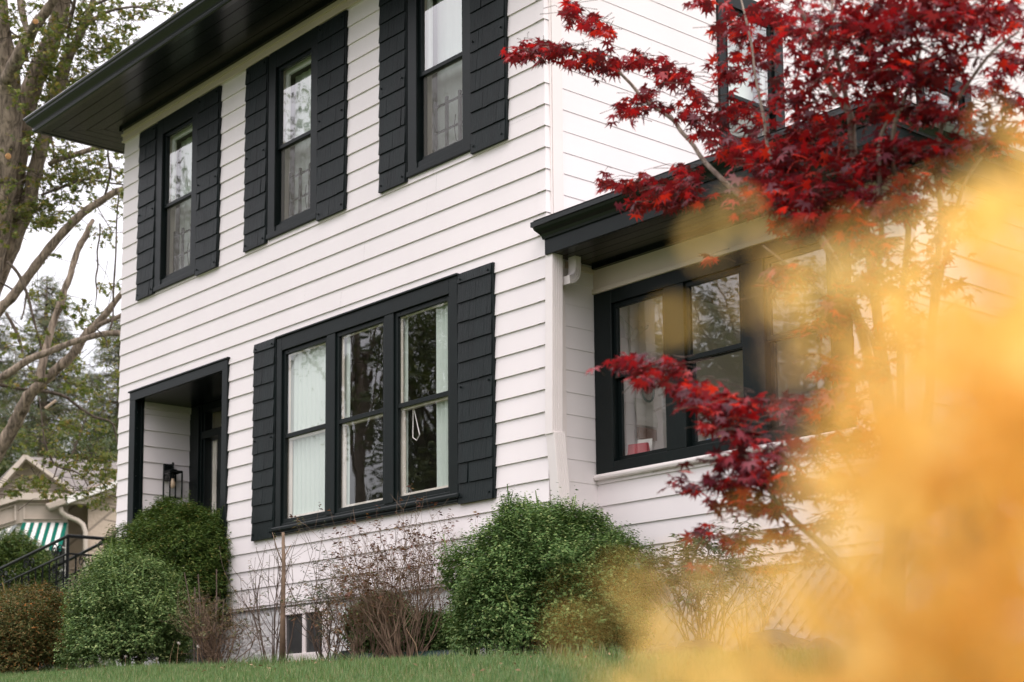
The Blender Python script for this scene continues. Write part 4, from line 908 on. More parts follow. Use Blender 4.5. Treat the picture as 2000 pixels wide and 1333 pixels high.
def branch(mb, p, d, L_, r0, depth, tips, wig=0.25, fork=(2, 3), shrink=0.68, upb=0.12, sides=4):
    n = 4; pts = [p]; q = p.copy(); dd = d.copy()
    for i in range(n):
        dd = norm(dd+rng.normal(size=3)*wig*0.5+np.array([0, 0, upb])); q = q+dd*L_/n; pts.append(q)
    r1 = r0*0.62; mb.tube(pts, list(np.linspace(r0, r1, n+1)), sides, False)
    if depth == 0: tips.append((q, dd)); return
    for i in range(rng.integers(fork[0], fork[1]+1)):
        k = n if i == 0 else rng.integers(2, n+1); nd = norm(dd+rdir(1)[0]*0.75)
        branch(mb, pts[k], nd, L_*shrink*rng.uniform(0.8, 1.2), r1 if i == 0 else r1*0.8, depth-1, tips, wig, fork, shrink, upb, sides)
def twiggy(name, label, c, n, h, spread, depth, r0, mat, leaf=None, stops=None, lsize=0.03, nl=4, wig=0.25, shape=OV, fork=(2, 3), trans=0.25, upb=0.12):
    g = float(gz(c[0], c[1])); t = thing(name, label, 'shrub', (c[0], c[1], g)); mb = MB(); tips = []
    for i in range(n):
        a = rng.uniform(0, 2*pi); rr = rng.uniform(0, 0.10)
        d = norm(np.array([cos(a)*spread*rng.random(), sin(a)*spread*rng.random(), 1.0]))
        branch(mb, np.array([c[0]+cos(a)*rr, c[1]+sin(a)*rr, g-0.02]), d, h*rng.uniform(0.75, 1.15)/(1+0.68*(depth > 0)+0.42*(depth > 1)+0.25*(depth > 2)), r0*rng.uniform(0.7, 1.2), depth, tips, wig, fork, 0.68, upb)
    mb.build('stem', mat, t)
    if leaf:
        tp = np.array([q for q, _ in tips]); td = np.array([d for _, d in tips]); k = rng.random(len(tp)) < leaf
        tp, td = tp[k], td[k]; V, Fc = sprigs(tp-td*0.04, td, rng.uniform(0.03, 0.07, len(tp)), nl, None, None, lsize, shape, 0.75)
        mesh_np('foliage', V, Fc, leafmat(name+'_leaf', stops, trans, 0.55), t)
    return t
c = at(795, 1270, 11.9); twiggy('bare_brown_shrub', 'bare brown multi-stemmed shrub left of the round boxwood', c, 50, 1.10, 1.0, 3, 0.0058, M['twig2'], 0.5, [(0, (0.075, 0.03, 0.022)), (0.6, (0.16, 0.06, 0.035)), (1, (0.20, 0.13, 0.05))], 0.034, 5, 0.30, upb=0.10)
c = at(720, 1268, 12.1); twiggy('sprawling_twig_shrub', 'sprawling low brown shrub with curled rusty leaves under the picture window', c, 34, 0.74, 1.4, 3, 0.0056, M['twig2'], 0.9, [(0, (0.09, 0.04, 0.02)), (0.6, (0.17, 0.075, 0.03)), (1, (0.10, 0.12, 0.04))], 0.026, 4, 0.4)
c = at(645, 1285, 12.7); twiggy('sparse_rhododendron', 'sparse rhododendron with tired leaves before the basement window', c, 20, 0.92, 1.0, 3, 0.0065, M['twig'], 0.9, [(0, (0.05, 0.085, 0.04)), (0.5, (0.10, 0.13, 0.065)), (0.75, (0.18, 0.13, 0.07)), (1, (0.16, 0.07, 0.03))], 0.045, 5, 0.35, LG)
c = at(535, 1290, 13.2); twiggy('cane_shrub', 'tall shrub of bare upright canes with a few opening buds', c, 11, 1.05, 0.26, 2, 0.007, M['twig'], 0.6, [(0, (0.12, 0.14, 0.04)), (0.7, (0.20, 0.20, 0.07)), (1, (0.32, 0.17, 0.04))], 0.030, 4, 0.10, LG)
mb_c = at(552, 1290, 13.1); g = gz(mb_c[0], mb_c[1]); t = thing('pruned_trunk', 'thick pruned bare trunk standing beside the upright canes', 'shrub', (mb_c[0], mb_c[1], float(g)))
mb = MB(); top = at(553, 1040, 13.1); mb.tube([np.array([mb_c[0], mb_c[1], g-.03]), mb_c*0.6+top*0.4, mb_c*0.3+top*0.7+np.array([.01, 0, 0]), top], [0.030, 0.020, 0.017, 0.012], 8)
k = mb_c*0.3+top*0.7; mb.tube([k, k+np.array([.03, 0, .12]), at(568, 1065, 13.1)], [0.008, 0.006, 0.003], 5); k = mb_c*0.25+top*0.75; mb.tube([k, at(540, 1070, 13.1), at(532, 1040, 13.1)], [0.006, 0.005, 0.002], 5); mb.build('trunk', M['twig2'], t, True)
c = at(425, 1295, 14.0); twiggy('grey_twig_shrub', 'tangled grey twigs with sparse yellowing leaves right of the boxwood', c, 36, 0.68, 0.9, 3, 0.006, M['twig2'], 0.5, [(0, (0.06, 0.08, 0.03)), (0.6, (0.12, 0.12, 0.045)), (1, (0.20, 0.11, 0.04))], 0.030, 4, 0.4)
c = at(400, 1280, 14.0); twiggy('cut_stem_clump', 'clump of straight cut stems in front of the arborvitae', c, 7, 0.80, 0.14, 0, 0.011, M['twig'], None, None, 0.03, 4, 0.08)
c = at(1375, 1205, 10.4); twiggy('leggy_rhododendron', 'leggy rhododendron with bare stems before the white lattice', c, 17, 0.86, 0.85, 3, 0.009, M['twig'], 0.9, [(0, (0.035, 0.065, 0.028)), (0.5, (0.065, 0.105, 0.045)), (0.85, (0.10, 0.14, 0.07)), (1, (0.15, 0.10, 0.04))], 0.058, 10, 0.28, LG, fork=(2, 3))
c = at(1455, 1195, 10.2); twiggy('bare_red_twig', 'bare forked twig shrub right of the leggy rhododendron', c, 7, 0.70, 0.5, 2, 0.008, M['twig2'], None, None, wig=0.25)

# weeds, seed heads and dry stalks along the bed edge
M['stalk'] = paint('dry_stalk', (0.34, 0.23, 0.13), 0.9, 0.2, 0.1); M['fluff'] = clothmat('seed_fluff', (0.72, 0.68, 0.62), 0.5)
def stalk(px, d, h, lean, label, head=True):
    c = at(px, 1297, d); g = float(gz(c[0], c[1])); t = thing('seed_stalk', label, 'weed', (c[0], c[1], g), 'dry stalks along the bed edge')
    top = np.array([c[0]+lean, c[1], g+h]); mb = MB(); mb.tube([(c[0], c[1], g-0.01), (c[0]+lean*0.3, c[1], g+h*0.55), top], [0.0028, 0.0022, 0.0016], 4); mb.build('stem', M['stalk'], t)
    if head:
        V, Fc = scatter(NEED, NEED_F, np.tile(top, (60, 1)), frames(rdir(60), rdir(60)), np.full(60, 0.016)); mesh_np('seed_head', V, Fc, M['fluff'], t)
for i, (px, d, h, ln, hd, lab) in enumerate([(385, 13.4, .19, .01, True, 'seed stalk standing before the clump of cut stems'), (330, 13.6, .24, .09, False, 'dry bent stalk before the spreading boxwood'), (245, 14.0, .13, 0.0, True, 'short seed stalk left of the bent stalk'), (305, 13.8, .10, .01, True, 'tiny seed stalk below the spreading boxwood'),
        (130, 14.4, .10, .02, False, 'short dry stalk at the foot of the browned juniper'), (345, 13.3, .22, .03, True, 'pale seed stalk between boxwood and grey twigs'), (970, 11.0, .16, .02, True, 'seed stalk at the left foot of the round boxwood'), (1035, 10.9, .14, -.02, True, 'seed stalk at the middle of the round boxwood'), (820, 11.4, .26, -.16, False, 'leaning dry cane in front of the bare brown shrub')]):
    stalk(px, d, h, ln, lab, hd)
def weed(px, d, n, size, label):
    c = at(px, 1285, d); c[2] = float(gz(c[0], c[1])); a = rng.uniform(0, 2*pi, n); ax = norm(np.stack([np.cos(a), np.sin(a), rng.uniform(.4, 1.3, n)], 1)); nr = norm(np.cross(ax, rdir(n))+np.array([0, 0, .6]))
    V, Fc = scatter(OVAL, OVAL_F, np.tile(c, (n, 1))+rng.normal(size=(n, 3))*[.03, .03, .005], frames(nr, ax), size*rng.uniform(.7, 1.3, n))
    tag(mesh_np('weed', V, Fc, leafmat('weed_leaf', [(0, (.05, .10, .03)), (1, (.10, .16, .06))], .3)), label, 'weed', 'weeds in the bed')
weed(598, 12.6, 14, .075, 'leafy weed in front of the basement window'); weed(628, 12.5, 10, .065, 'small weed right of the basement window'); weed(668, 12.2, 9, .06, 'small weed by the mouth of the drain pipe'); weed(745, 11.8, 8, .06, 'weed in front of the drain pipe'); weed(495, 13.3, 10, .06, 'weed left of the upright canes')

# ------------------------------------------------------------------ the old maple at the left
M['bark'] = barkmat('maple_bark', (0.10, 0.08, 0.062), (0.44, 0.355, 0.28), (20, 20, 3.5), 0.03)
M['barkthin'] = barkmat('branch_bark', (0.06, 0.048, 0.04), (0.18, 0.145, 0.115), (30, 30, 8), 0.01)
TD = 21.0
g0 = at(-170, 1180, TD); g0[2] = float(gz(g0[0], g0[1]))
tree = thing('old_maple', 'old grey-barked maple with many leaning limbs and young leaves beside the white house', 'tree', g0)
def smooth(P, n):
    P = np.array(P, float); k = len(P); t = np.linspace(0, k-1, n); o = []
    for s in t:
        i = min(int(s), k-2); f = s-i; p0, p1, p2, p3 = P[max(i-1, 0)], P[i], P[i+1], P[min(i+2, k-1)]
        o.append(0.5*((2*p1)+(p2-p0)*f+(2*p0-5*p1+4*p2-p3)*f*f+(3*p1-p0-3*p2+p3)*f**3))
    return np.array(o)
def limb(mb, tr, d0=TD, d1=None, n=10, k=1.0):
    d1 = d0 if d1 is None else d1; m = len(tr); A_ = []
    for i, (x, y, w_) in enumerate(tr):
        p = at(x, y, d0+(d1-d0)*i/(m-1)); A_.append(np.append(p, max(w_*0.5*k*pxm(p), 0.004)))
    S = smooth(A_, max(6, m*4)); S[:, 3] = np.maximum(S[:, 3]*(1+0.06*np.sin(np.arange(len(S))*1.7)), 0.003)
    mb.tube(S[:, :3], list(S[:, 3]), n, True, 0, 0.05)
mb = MB()
limb(mb, [(-2, -60, 20), (3, 0, 22), (6, 60, 28), (14, 120, 40), (16, 180, 50), (16, 260, 52), (8, 340, 48), (0, 430, 46), (-25, 540, 50), (-70, 720, 60), (-110, 950, 70), (-165, 1185, 84)], TD, TD, 14)
limb(mb, [(128, -60, 30), (122, 0, 33), (112, 50, 34), (92, 100, 36), (70, 150, 40), (55, 200, 38), (44, 260, 36), (32, 340, 36), (14, 420, 38), (-10, 500, 42), (-55, 680, 46), (-100, 900, 56), (-150, 1150, 66)], TD+0.5, TD+0.1, 14)
limb(mb, [(12, 160, 26), (28, 128, 28), (46, 92, 25), (66, 55, 21), (86, 28, 20), (108, -5, 18), (130, -60, 14)], TD-0.2, TD-0.9)
limb(mb, [(58, 78, 18), (63, 62, 19), (69, 44, 15)], TD-0.5, TD-1.2)
limb(mb, [(55, 66, 11), (46, 36, 13), (39, 0, 13), (34, -50, 11)], TD-0.3, TD)
limb(mb, [(186, -30, 10), (180, 10, 12), (168, 42, 14), (156, 68, 16), (143, 95, 18), (130, 118, 22), (120, 150, 25), (106, 190, 27), (92, 250, 28), (80, 290, 28), (68, 340, 29), (55, 395, 30), (36, 445, 32), (14, 500, 34), (-20, 580, 38), (-70, 780, 44), (-120, 1000, 56), (-160, 1180, 66)], TD+0.2, TD+0.2, 14)
limb(mb, [(246, 366, 9), (230, 373, 11), (215, 381, 13), (187, 400, 14), (166, 413, 15), (136, 441, 16), (109, 470, 17), (78, 509, 18), (47, 550, 18), (20, 585, 18), (0, 605, 19), (-50, 680, 22), (-100, 820, 30)], TD-0.6, TD-0.2, 12)
limb(mb, [(260, 552, 7), (238, 573, 9), (214, 604, 13), (191, 633, 16), (166, 657, 17), (140, 695, 18), (109, 723, 19), (78, 752, 21), (58, 772, 23), (43, 799, 25), (29, 828, 26), (8, 865, 27), (-25, 915, 30), (-80, 1010, 38), (-150, 1160, 56)], TD-1.2, TD-0.3, 14)
limb(mb, [(182, 430, 7), (175, 442, 10), (168, 460, 12), (154, 484, 12), (142, 520, 12), (137, 540, 12), (125, 569, 13), (119, 592, 15), (105, 627, 13), (97, 656, 14), (88, 690, 15), (82, 715, 16), (76, 745, 18)], TD-0.6, TD-1.2, 10)
limb(mb, [(245, 612, 9), (225, 622, 9), (200, 632, 9), (188, 640, 9)], TD-1.4, TD-1.2, 8)
limb(mb, [(246, 654, 11), (230, 651, 12), (205, 652, 11), (175, 659, 11), (136, 671, 12), (97, 687, 13), (58, 702, 14), (19, 728, 15), (-10, 748, 16), (-60, 800, 18), (-110, 900, 26)], TD-1.9, TD-1.0, 10)
limb(mb, [(96, 322, 9), (109, 314, 11), (128, 308, 11), (146, 303, 11), (175, 293, 10), (200, 287, 9), (240, 270, 7)], TD, TD-0.3, 10)
nb_f = len(mb.f)
for tr, d in [([(80, 382, 5), (109, 370, 6), (136, 360, 6), (166, 350, 6), (180, 352, 5), (195, 355, 4), (246, 362, 3)], TD-.1), ([(205, 380, 4), (208, 372, 5), (213, 352, 5), (216, 336, 5), (212, 312, 4), (210, 285, 3)], TD-.6),
        ([(195, 437, 4), (195, 460, 3.5), (190, 490, 3.5), (191, 520, 3.5), (187, 545, 3.5), (189, 570, 3), (186, 600, 1.5)], TD-.6), ([(188, 400, 2), (205, 430, 2), (222, 455, 1.5)], TD-.5), ([(232, 375, 2.5), (228, 430, 3), (226, 500, 3.5), (222, 560, 4), (221, 590, 4)], TD-1.2), ([(221, 600, 3), (220, 625, 4), (214, 645, 4)], TD-1.6),
        ([(12, 612, 7), (25, 635, 7), (35, 656, 7), (42, 680, 6), (46, 700, 5)], TD-.4), ([(14, 512, 6), (28, 525, 7), (41, 545, 7), (56, 584, 6), (62, 610, 6), (70, 640, 5), (82, 684, 5)], TD-.5), ([(52, 566, 4), (48, 600, 3.5), (42, 625, 3)], TD-.5), ([(0, 552, 4), (15, 560, 4), (28, 568, 4)], TD),
        ([(-20, 748, 8), (0, 752, 8), (49, 761, 7), (88, 765, 7), (127, 775, 7), (156, 797, 6), (187, 816, 5.5), (218, 826, 4), (230, 868, 3)], TD+.4), ([(84, 840, 3), (88, 867, 4), (103, 902, 4), (115, 913, 3.5), (140, 919, 3.5), (160, 930, 3), (172, 950, 2)], TD-1.4), ([(112, 912, 3), (106, 930, 3), (100, 940, 2)], TD-1.4),
        ([(47, 700, 3), (55, 715, 3), (66, 730, 3)], TD-.4), ([(75, 775, 3), (80, 800, 3), (83, 835, 3)], TD-1), ([(155, 798, 3), (150, 810, 2.5), (143, 815, 2)], TD+.4), ([(187, 817, 3), (183, 830, 2)], TD+.4),
        ([(130, 118, 8), (134, 60, 6), (140, 30, 8), (148, -10, 6)], TD), ([(143, 14, 5), (138, 0, 4), (136, -20, 3)], TD), ([(160, 60, 5), (176, 44, 7), (196, 30, 7), (222, 20, 5), (260, 14, 4), (300, 20, 3), (330, 27, 2)], TD-.2), ([(180, 10, 6), (195, 5, 6), (220, -6, 5), (260, -30, 4)], TD), ([(250, 40, 3), (262, 30, 3), (275, 24, 2)], TD-.2),
        ([(185, 640, 3), (205, 660, 3), (210, 680, 2)], TD-1.8), ([(100, 262, 4), (104, 290, 3), (108, 310, 3)], TD), ([(110, 318, 3), (117, 350, 3), (120, 380, 2), (115, 400, 1.5)], TD), ([(136, 160, 4), (150, 158, 3), (165, 165, 2)], TD), ([(130, 155, 3.5), (136, 165, 3)], TD), ([(14, 56, 4), (26, 66, 4), (40, 76, 3)], TD)]:
    limb(mb, tr, d, d-.2, 6)
# the crown goes on above the eaves
for tr in [[(-2, -55, 20), (-20, -220, 15), (-60, -420, 10), (-70, -600, 4)], [(128, -55, 30), (142, -230, 22), (120, -430, 14), (140, -640, 5)], [(130, -55, 14), (190, -200, 10), (250, -380, 7), (270, -540, 3)], [(34, -45, 11), (20, -180, 9), (40, -360, 6), (20, -520, 3)], [(142, -230, 14), (210, -330, 9), (300, -420, 6), (380, -470, 3)], [(-20, -220, 12), (-110, -320, 9), (-200, -420, 6), (-270, -500, 3)], [(260, -28, 4), (320, -120, 4), (380, -220, 3), (420, -320, 2)], [(120, -430, 9), (60, -520, 6), (30, -640, 3)], [(-60, -420, 7), (-150, -560, 5), (-180, -680, 2)]]:
    limb(mb, tr, TD, TD-0.3, 8)
cluster = []
for px, py in [(-40, -180), (0, -260), (-90, -300), (-150, -380), (-220, -450), (-70, -450), (-160, -560), (-80, -600), (30, -380), (20, -500), (60, -560), (130, -520), (140, -640), (90, -450), (170, -300), (240, -360), (310, -420), (380, -460), (250, -520), (270, -440), (190, -180), (320, -120), (390, -220), (420, -310), (340, -260), (100, -300), (60, -150), (130, -150), (40, -640), (-20, -560), (-250, -520), (200, -460), (300, -330), (-110, -460), (0, -420)]:
    cluster.append((px, py, 60, 50, 22, TD))
def cl(px, py, rx, ry, n, d=TD): cluster.append((px, py, rx, ry, n, d))
for a in [(25, 15, 20, 20, 6), (30, 40, 14, 8, 4), (60, 15, 14, 10, 4), (82, 12, 6, 8, 3), (108, 45, 12, 12, 5), (125, 75, 25, 18, 14), (95, 85, 14, 8, 4), (70, 115, 22, 14, 12), (100, 130, 14, 12, 6), (135, 95, 14, 14, 7), (105, 65, 10, 8, 4), (160, 10, 12, 14, 6), (150, 48, 14, 10, 5), (170, 35, 12, 6, 4), (192, 28, 14, 16, 7), (230, 15, 12, 14, 6), (250, 45, 12, 14, 6), (185, 75, 18, 12, 9), (205, 95, 25, 14, 12), (178, 110, 22, 16, 11), (215, 85, 14, 10, 6), (150, 125, 18, 16, 9), (165, 140, 14, 14, 7), (112, 145, 14, 18, 6), (92, 150, 8, 18, 4), (38, 145, 12, 10, 5), (100, 175, 12, 10, 5), (85, 190, 10, 10, 4), (270, 20, 14, 12, 5), (300, 10, 20, 10, 6), (330, 12, 20, 8, 5), (240, 55, 10, 8, 4), (55, 10, 6, 6, 2), (8, 30, 8, 12, 3), (40, 70, 10, 8, 3),
          (78, 280, 20, 18, 10), (60, 265, 12, 10, 4), (100, 265, 14, 10, 5), (125, 290, 16, 12, 6), (140, 330, 30, 18, 18), (120, 348, 22, 14, 12), (100, 350, 14, 12, 6), (165, 330, 20, 12, 8), (185, 325, 14, 12, 6), (195, 320, 10, 8, 3), (150, 355, 20, 10, 8), (145, 370, 14, 8, 5), (90, 400, 18, 14, 9), (65, 400, 18, 12, 9), (40, 405, 16, 12, 7), (15, 405, 16, 14, 8), (20, 425, 20, 12, 7), (95, 425, 24, 10, 9), (75, 425, 14, 8, 5), (85, 440, 10, 8, 3), (125, 390, 12, 6, 4), (133, 440, 8, 6, 2), (10, 445, 8, 8, 3), (45, 340, 10, 14, 4), (235, 300, 10, 20, 5), (225, 335, 12, 14, 5), (240, 345, 8, 14, 3), (175, 385, 6, 6, 2), (10, 285, 14, 14, 5), (14, 335, 8, 8, 2), (220, 560, 10, 10, 2), (205, 455, 16, 10, 3), (215, 560, 14, 8, 3), (100, 495, 10, 8, 2),
          (145, 830, 30, 14, 12, TD-1.2), (180, 890, 36, 12, 14, TD-1.3), (205, 905, 20, 14, 10, TD-1.3), (150, 910, 26, 10, 9, TD-1.3), (100, 890, 16, 12, 7, TD-1.3), (60, 935, 18, 10, 7, TD-1.3), (40, 955, 16, 8, 6, TD-1.3), (75, 950, 14, 12, 6, TD-1.3), (28, 960, 12, 6, 4, TD-1.3), (165, 960, 18, 14, 8, TD-1.3), (200, 975, 20, 14, 7, TD-1.3), (215, 930, 12, 14, 6, TD-1.3), (130, 950, 16, 10, 5, TD-1.3), (185, 930, 20, 10, 7, TD-1.3), (105, 960, 14, 10, 4, TD-1.3), (195, 925, 8, 14, 5, TD-1.3), (50, 740, 24, 14, 6, TD-.8), (170, 760, 22, 14, 8, TD-.8), (120, 830, 24, 14, 8, TD-1), (150, 720, 16, 10, 5), (190, 780, 20, 14, 6), (60, 850, 24, 16, 7), (100, 850, 20, 12, 6)]:
    cl(*a)
for j in range(75): cl(rng.uniform(0, 245), rng.choice([rng.uniform(0, 250), rng.uniform(280, 460), rng.uniform(560, 760)]), 14, 12, 4, TD+rng.uniform(-1, 1))
allP, allD, twg = [], [], mb
for px, py, rx, ry, n, d in cluster:
    m = int(n*2.4)
    for j in range(m):
        p = at(px+rng.normal()*rx*0.8, py+rng.normal()*ry*0.75, d+rng.normal()*0.35); dd = norm(np.array([rng.normal(), rng.normal(), rng.normal()*0.4-0.2]))
        allP.append(p); allD.append(dd)
        if j % 3 == 0: twg.tube([p-dd*0.28+rng.normal(size=3)*0.06, p-dd*0.1, p+dd*0.08], [0.005, 0.0035, 0.002], 3, False)
mb.mi = [0]*nb_f+[1]*(len(mb.f)-nb_f); mb.build('trunk', [M['bark'], M['barkthin']], tree, True)
allP, allD = np.array(allP), np.array(allD)
V, Fc = sprigs(allP, allD, rng.uniform(0.05, 0.20, len(allP)), 7, None, None, 0.046, (LOBE, LOBE_F), 0.8)
M['yleaf'] = leafmat('young_maple_leaf', [(0.0, (0.08, 0.125, 0.025)), (0.45, (0.16, 0.20, 0.045)), (0.8, (0.25, 0.25, 0.07)), (1.0, (0.32, 0.22, 0.07))], 0.4, 0.5)
mesh_np('crown', V, Fc, M['yleaf'], tree)
M['cut'] = paint('cut_wood', (0.55, 0.30, 0.12), 0.9, 0.2, 0.3, (30, 30, 30), c2=(0.30, 0.14, 0.06))
mb = MB()
for x, y, d, r in ((69.5, 43, TD-1.22, 5.5), (16, 306, TD-0.95, 6.0)):
    p = at(x, y, d); e = norm(CAM-p+np.array([0.5, 0, 3.0 if y < 60 else 0])); s = pxm(p)*r; mb.tube([p, p+e*0.03], [s, s*0.85], 12)
mb.build('pruning_scar', M['cut'], tree)
p0, p1 = at(88, 798, TD-1.0), at(110, 782, TD-1.0); mb = MB(); mb.tube([p0, p1], [0.016, 0.018], 6); mb.build('broken_twig', paint('bare_wood', (0.62, 0.48, 0.36), 0.8), tree)

# ------------------------------------------------------------------ evergreens and a leafy tree far behind
def spruce(px, ptop, pbase, hw, d, label, sparse=1.0, seed=1):
    r = np.random.default_rng(seed); top = at(px, ptop, d); s = pxm(top); H = (pbase-ptop)*s; base = np.array([top[0], top[1], top[2]-H*1.25]); g = float(gz(top[0], top[1]))
    t = thing('spruce_tree', label, 'tree', (top[0], top[1], min(g, base[2])), 'spruces behind the beige house'); mb = MB(); mb.tube([(base[0], base[1], min(g, base[2])), top], [0.22, 0.015], 8); P, D = [], []; mbb = mb; z = 0.02
    while z < 1.2:
        for j in range(r.integers(4, 7)):
            a = r.uniform(0, 2*pi); L_ = hw*s*min(z, 1.0)**0.8*r.uniform(0.75, 1.2)+0.08; p = top-np.array([0, 0, H*z]); dr = np.array([cos(a), sin(a), 0.0])
            pts = [p, p+dr*L_*0.5+np.array([0, 0, -0.05*L_]), p+dr*L_+np.array([0, 0, -0.02*L_])]
            mbb.tube(pts, [0.02, 0.014, 0.006], 4, False)
            nn = max(4, int(L_*26*sparse))
            for q in r.random(nn)**0.7:
                pp = p+dr*L_*q+np.array([0, 0, -0.06*L_*sin(pi*q)]); P.append(pp+r.normal(size=3)*0.05); D.append(norm(dr*0.6+np.array([-dr[1], dr[0], 0])*r.choice([-1, 1])*0.7+np.array([0, 0, -0.55+0.4*r.random()])))
        z += 0.034+0.012*r.random()
    mbb.build('trunk', M['barkthin'], t)
    V, Fc = sprigs(np.array(P), np.array(D), r.uniform(0.22, 0.5, len(P)), 12, None, None, 0.14, ND, 0.6)
    mesh_np('crown', V, Fc, leafmat('spruce_needle', [(0, (0.035, 0.058, 0.025)), (0.55, (0.075, 0.10, 0.035)), (0.85, (0.15, 0.14, 0.045)), (1, (0.20, 0.14, 0.06))], 0.2, 0.6), t)
spruce(92, 540, 930, 105, 40, 'pointed spruce behind the leaning maple limbs', 0.8, 3)
spruce(236, 620, 960, 95, 42, 'spruce whose boughs show beside the corner of the white house', 0.9, 4)
spruce(-15, 590, 940, 90, 44, 'spruce at the left picture edge behind the gable', 0.9, 5)
def leafy(name, label, c, H, R, ncl, leaf, stops, seed, group=None, trunk_r=0.2, low=0.3):
    r = np.random.default_rng(seed); g = float(gz(c[0], c[1])); t = thing(name, label, 'tree', (c[0], c[1], g), group); mb = MB(); tips = []
    b = np.array([c[0], c[1], g]); ctr = b+np.array([0, 0, H*(0.5+low/2)])
    mb.tube([b, b+np.array([0.1, 0, H*0.35]), b+np.array([0, 0.1, H*0.75])], [trunk_r, trunk_r*0.75, trunk_r*0.25], 8)
    P, D = [], []
    for i in range(ncl):
        u = norm(r.normal(size=3)); q = ctr+u*np.array([R, R, H*(0.5-low/2)])*r.uniform(0.35, 1.0)*(1+0.2*sin(3*u[0]+2*u[2]+seed))
        if i % 4 == 0: mb.tube([b+np.array([0, 0, H*r.uniform(0.25, 0.6)]), (b+q)/2+np.array([0, 0, H*0.2]), q], [trunk_r*0.35, trunk_r*0.2, 0.015], 5, False)
        k = 26; P.append(q+r.normal(size=(k, 3))*R*0.085); D.append(norm(r.normal(size=(k, 3))))
    mb.build('trunk', M['barkthin'], t, True); P, D = np.concatenate(P), np.concatenate(D)
    V, Fc = sprigs(P, D, r.uniform(0.1, 0.3, len(P)), 4, None, None, leaf, OV, 0.8); mesh_np('crown', V, Fc, leafmat(name+'_leaf', stops, 0.3, 0.55), t)
    return t
GL = [(0, (0.035, 0.06, 0.018)), (0.6, (0.075, 0.10, 0.03)), (1, (0.14, 0.15, 0.05))]
c = at(70, 850, 36); leafy('green_tree', 'loose yellow-green tree filling the gap behind the beige roof', c, 5.4, 1.9, 130, 0.10, GL, 11)
c = at(190, 850, 37); leafy('green_tree', 'olive green tree behind the beige roof next to the white house', c, 5.0, 1.5, 90, 0.10, GL, 12)
# trees across the street, seen in the window panes
for i, (x, y, H, R, n, lo, lf) in enumerate([(-24.3, -18, 12.5, 2.9, 300, .25, .13), (-29, -19, 6.0, 2.6, 200, .2, .12), (-32.4, -21, 21, 4.6, 90, .45, .14), (-25.5, -24, 19, 4.4, 80, .5, .14), (-42, -22, 23, 5.0, 90, .4, .15), (-33.8, -17, 3.4, 1.8, 90, .2, .12), (-13.2, -18, 11, 2.8, 200, .2, .13), (-18.5, -20, 12, 3.0, 230, .2, .13)]):
    leafy('street_tree', ['dense street tree mirrored in the right light of the picture window', 'low street tree mirrored in the middle light of the picture window', 'tall thin-crowned street tree mirrored in the middle upper window', 'tall sparse street tree mirrored in the upper window by the corner', 'tallest street tree mirrored in the upper window nearest the eave end', 'low bushy street tree mirrored in the left light of the picture window', 'street tree mirrored in the right porch window', 'broad street tree mirrored in the middle porch window'][i], np.array([x, y, 0]), H, R, n, lf, GL, 20+i, 'trees across the street', low=lo)
# ------------------------------------------------------------------ Japanese maple in red leaf
M['acerbark'] = barkmat('japanese_maple_bark', (0.16, 0.125, 0.10), (0.36, 0.30, 0.25), (40, 40, 10), 0.006)
M['acerdark'] = barkmat('maple_twig_bark', (0.06, 0.04, 0.035), (0.17, 0.12, 0.10), (40, 40, 12), 0.004)
BASE = at(1765, 1330, 6.3); BASE[2] = float(gz(BASE[0], BASE[1]))
acer = thing('japanese_maple', 'slender multi-stemmed Japanese maple in deep red leaf before the porch wing', 'tree', BASE)
mb = MB()
def stem(tr, n=8, base=True):
    A_ = []
    for x, y, d, w_ in tr:
        p = at(x, y, d); A_.append(np.append(p, w_*0.5*pxm(p)))
    if base: A_.append(np.append(BASE+np.array([rng.normal()*0.05, rng.normal()*0.05, 0]), 0.024))
    S = smooth(A_, len(A_)*4); mb.tube(S[:, :3], list(np.maximum(S[:, 3], 0.0012)), n, True)
stem([(1060, 92, 8.1, 2), (1120, 97, 8.0, 4), (1180, 118, 7.95, 5), (1228, 160, 7.9, 6), (1258, 196, 7.8, 7), (1285, 214, 7.75, 7), (1316, 236, 7.7, 8), (1330, 257, 7.6, 8), (1352, 281, 7.5, 8), (1375, 315, 7.4, 9), (1411, 351, 7.3, 10), (1442, 380, 7.2, 11), (1465, 394, 7.1, 12), (1488, 396, 7.0, 12), (1528, 416, 6.9, 14), (1600, 462, 6.8, 15), (1660, 580, 6.6, 18), (1710, 760, 6.5, 22), (1750, 1000, 6.4, 26)])
stem([(1552, -10, 6.9, 7), (1580, 52, 6.85, 8), (1611, 98, 6.8, 9), (1615, 150, 6.8, 10), (1632, 189, 6.75, 12), (1660, 224, 6.7, 15), (1664, 276, 6.7, 17), (1672, 360, 6.65, 17), (1695, 470, 6.6, 18), (1715, 640, 6.5, 20), (1745, 900, 6.4, 24)])
stem([(1625, -10, 6.9, 5), (1628, 70, 6.8, 7), (1643, 150, 6.75, 9), (1660, 224, 6.7, 11)], base=False)
stem([(1445, -10, 7.3, 3), (1455, 30, 7.2, 4), (1468, 88, 7.1, 5), (1475, 147, 7.0, 5), (1493, 238, 6.9, 6), (1503, 301, 6.85, 7), (1540, 380, 6.8, 8), (1590, 440, 6.8, 9), (1660, 580, 6.6, 12)], base=False)
stem([(1760, 120, 6.4, 5), (1748, 210, 6.4, 7), (1722, 262, 6.4, 8), (1716, 320, 6.35, 9), (1722, 450, 6.3, 10), (1713, 620, 6.3, 12), (1740, 900, 6.3, 18)])
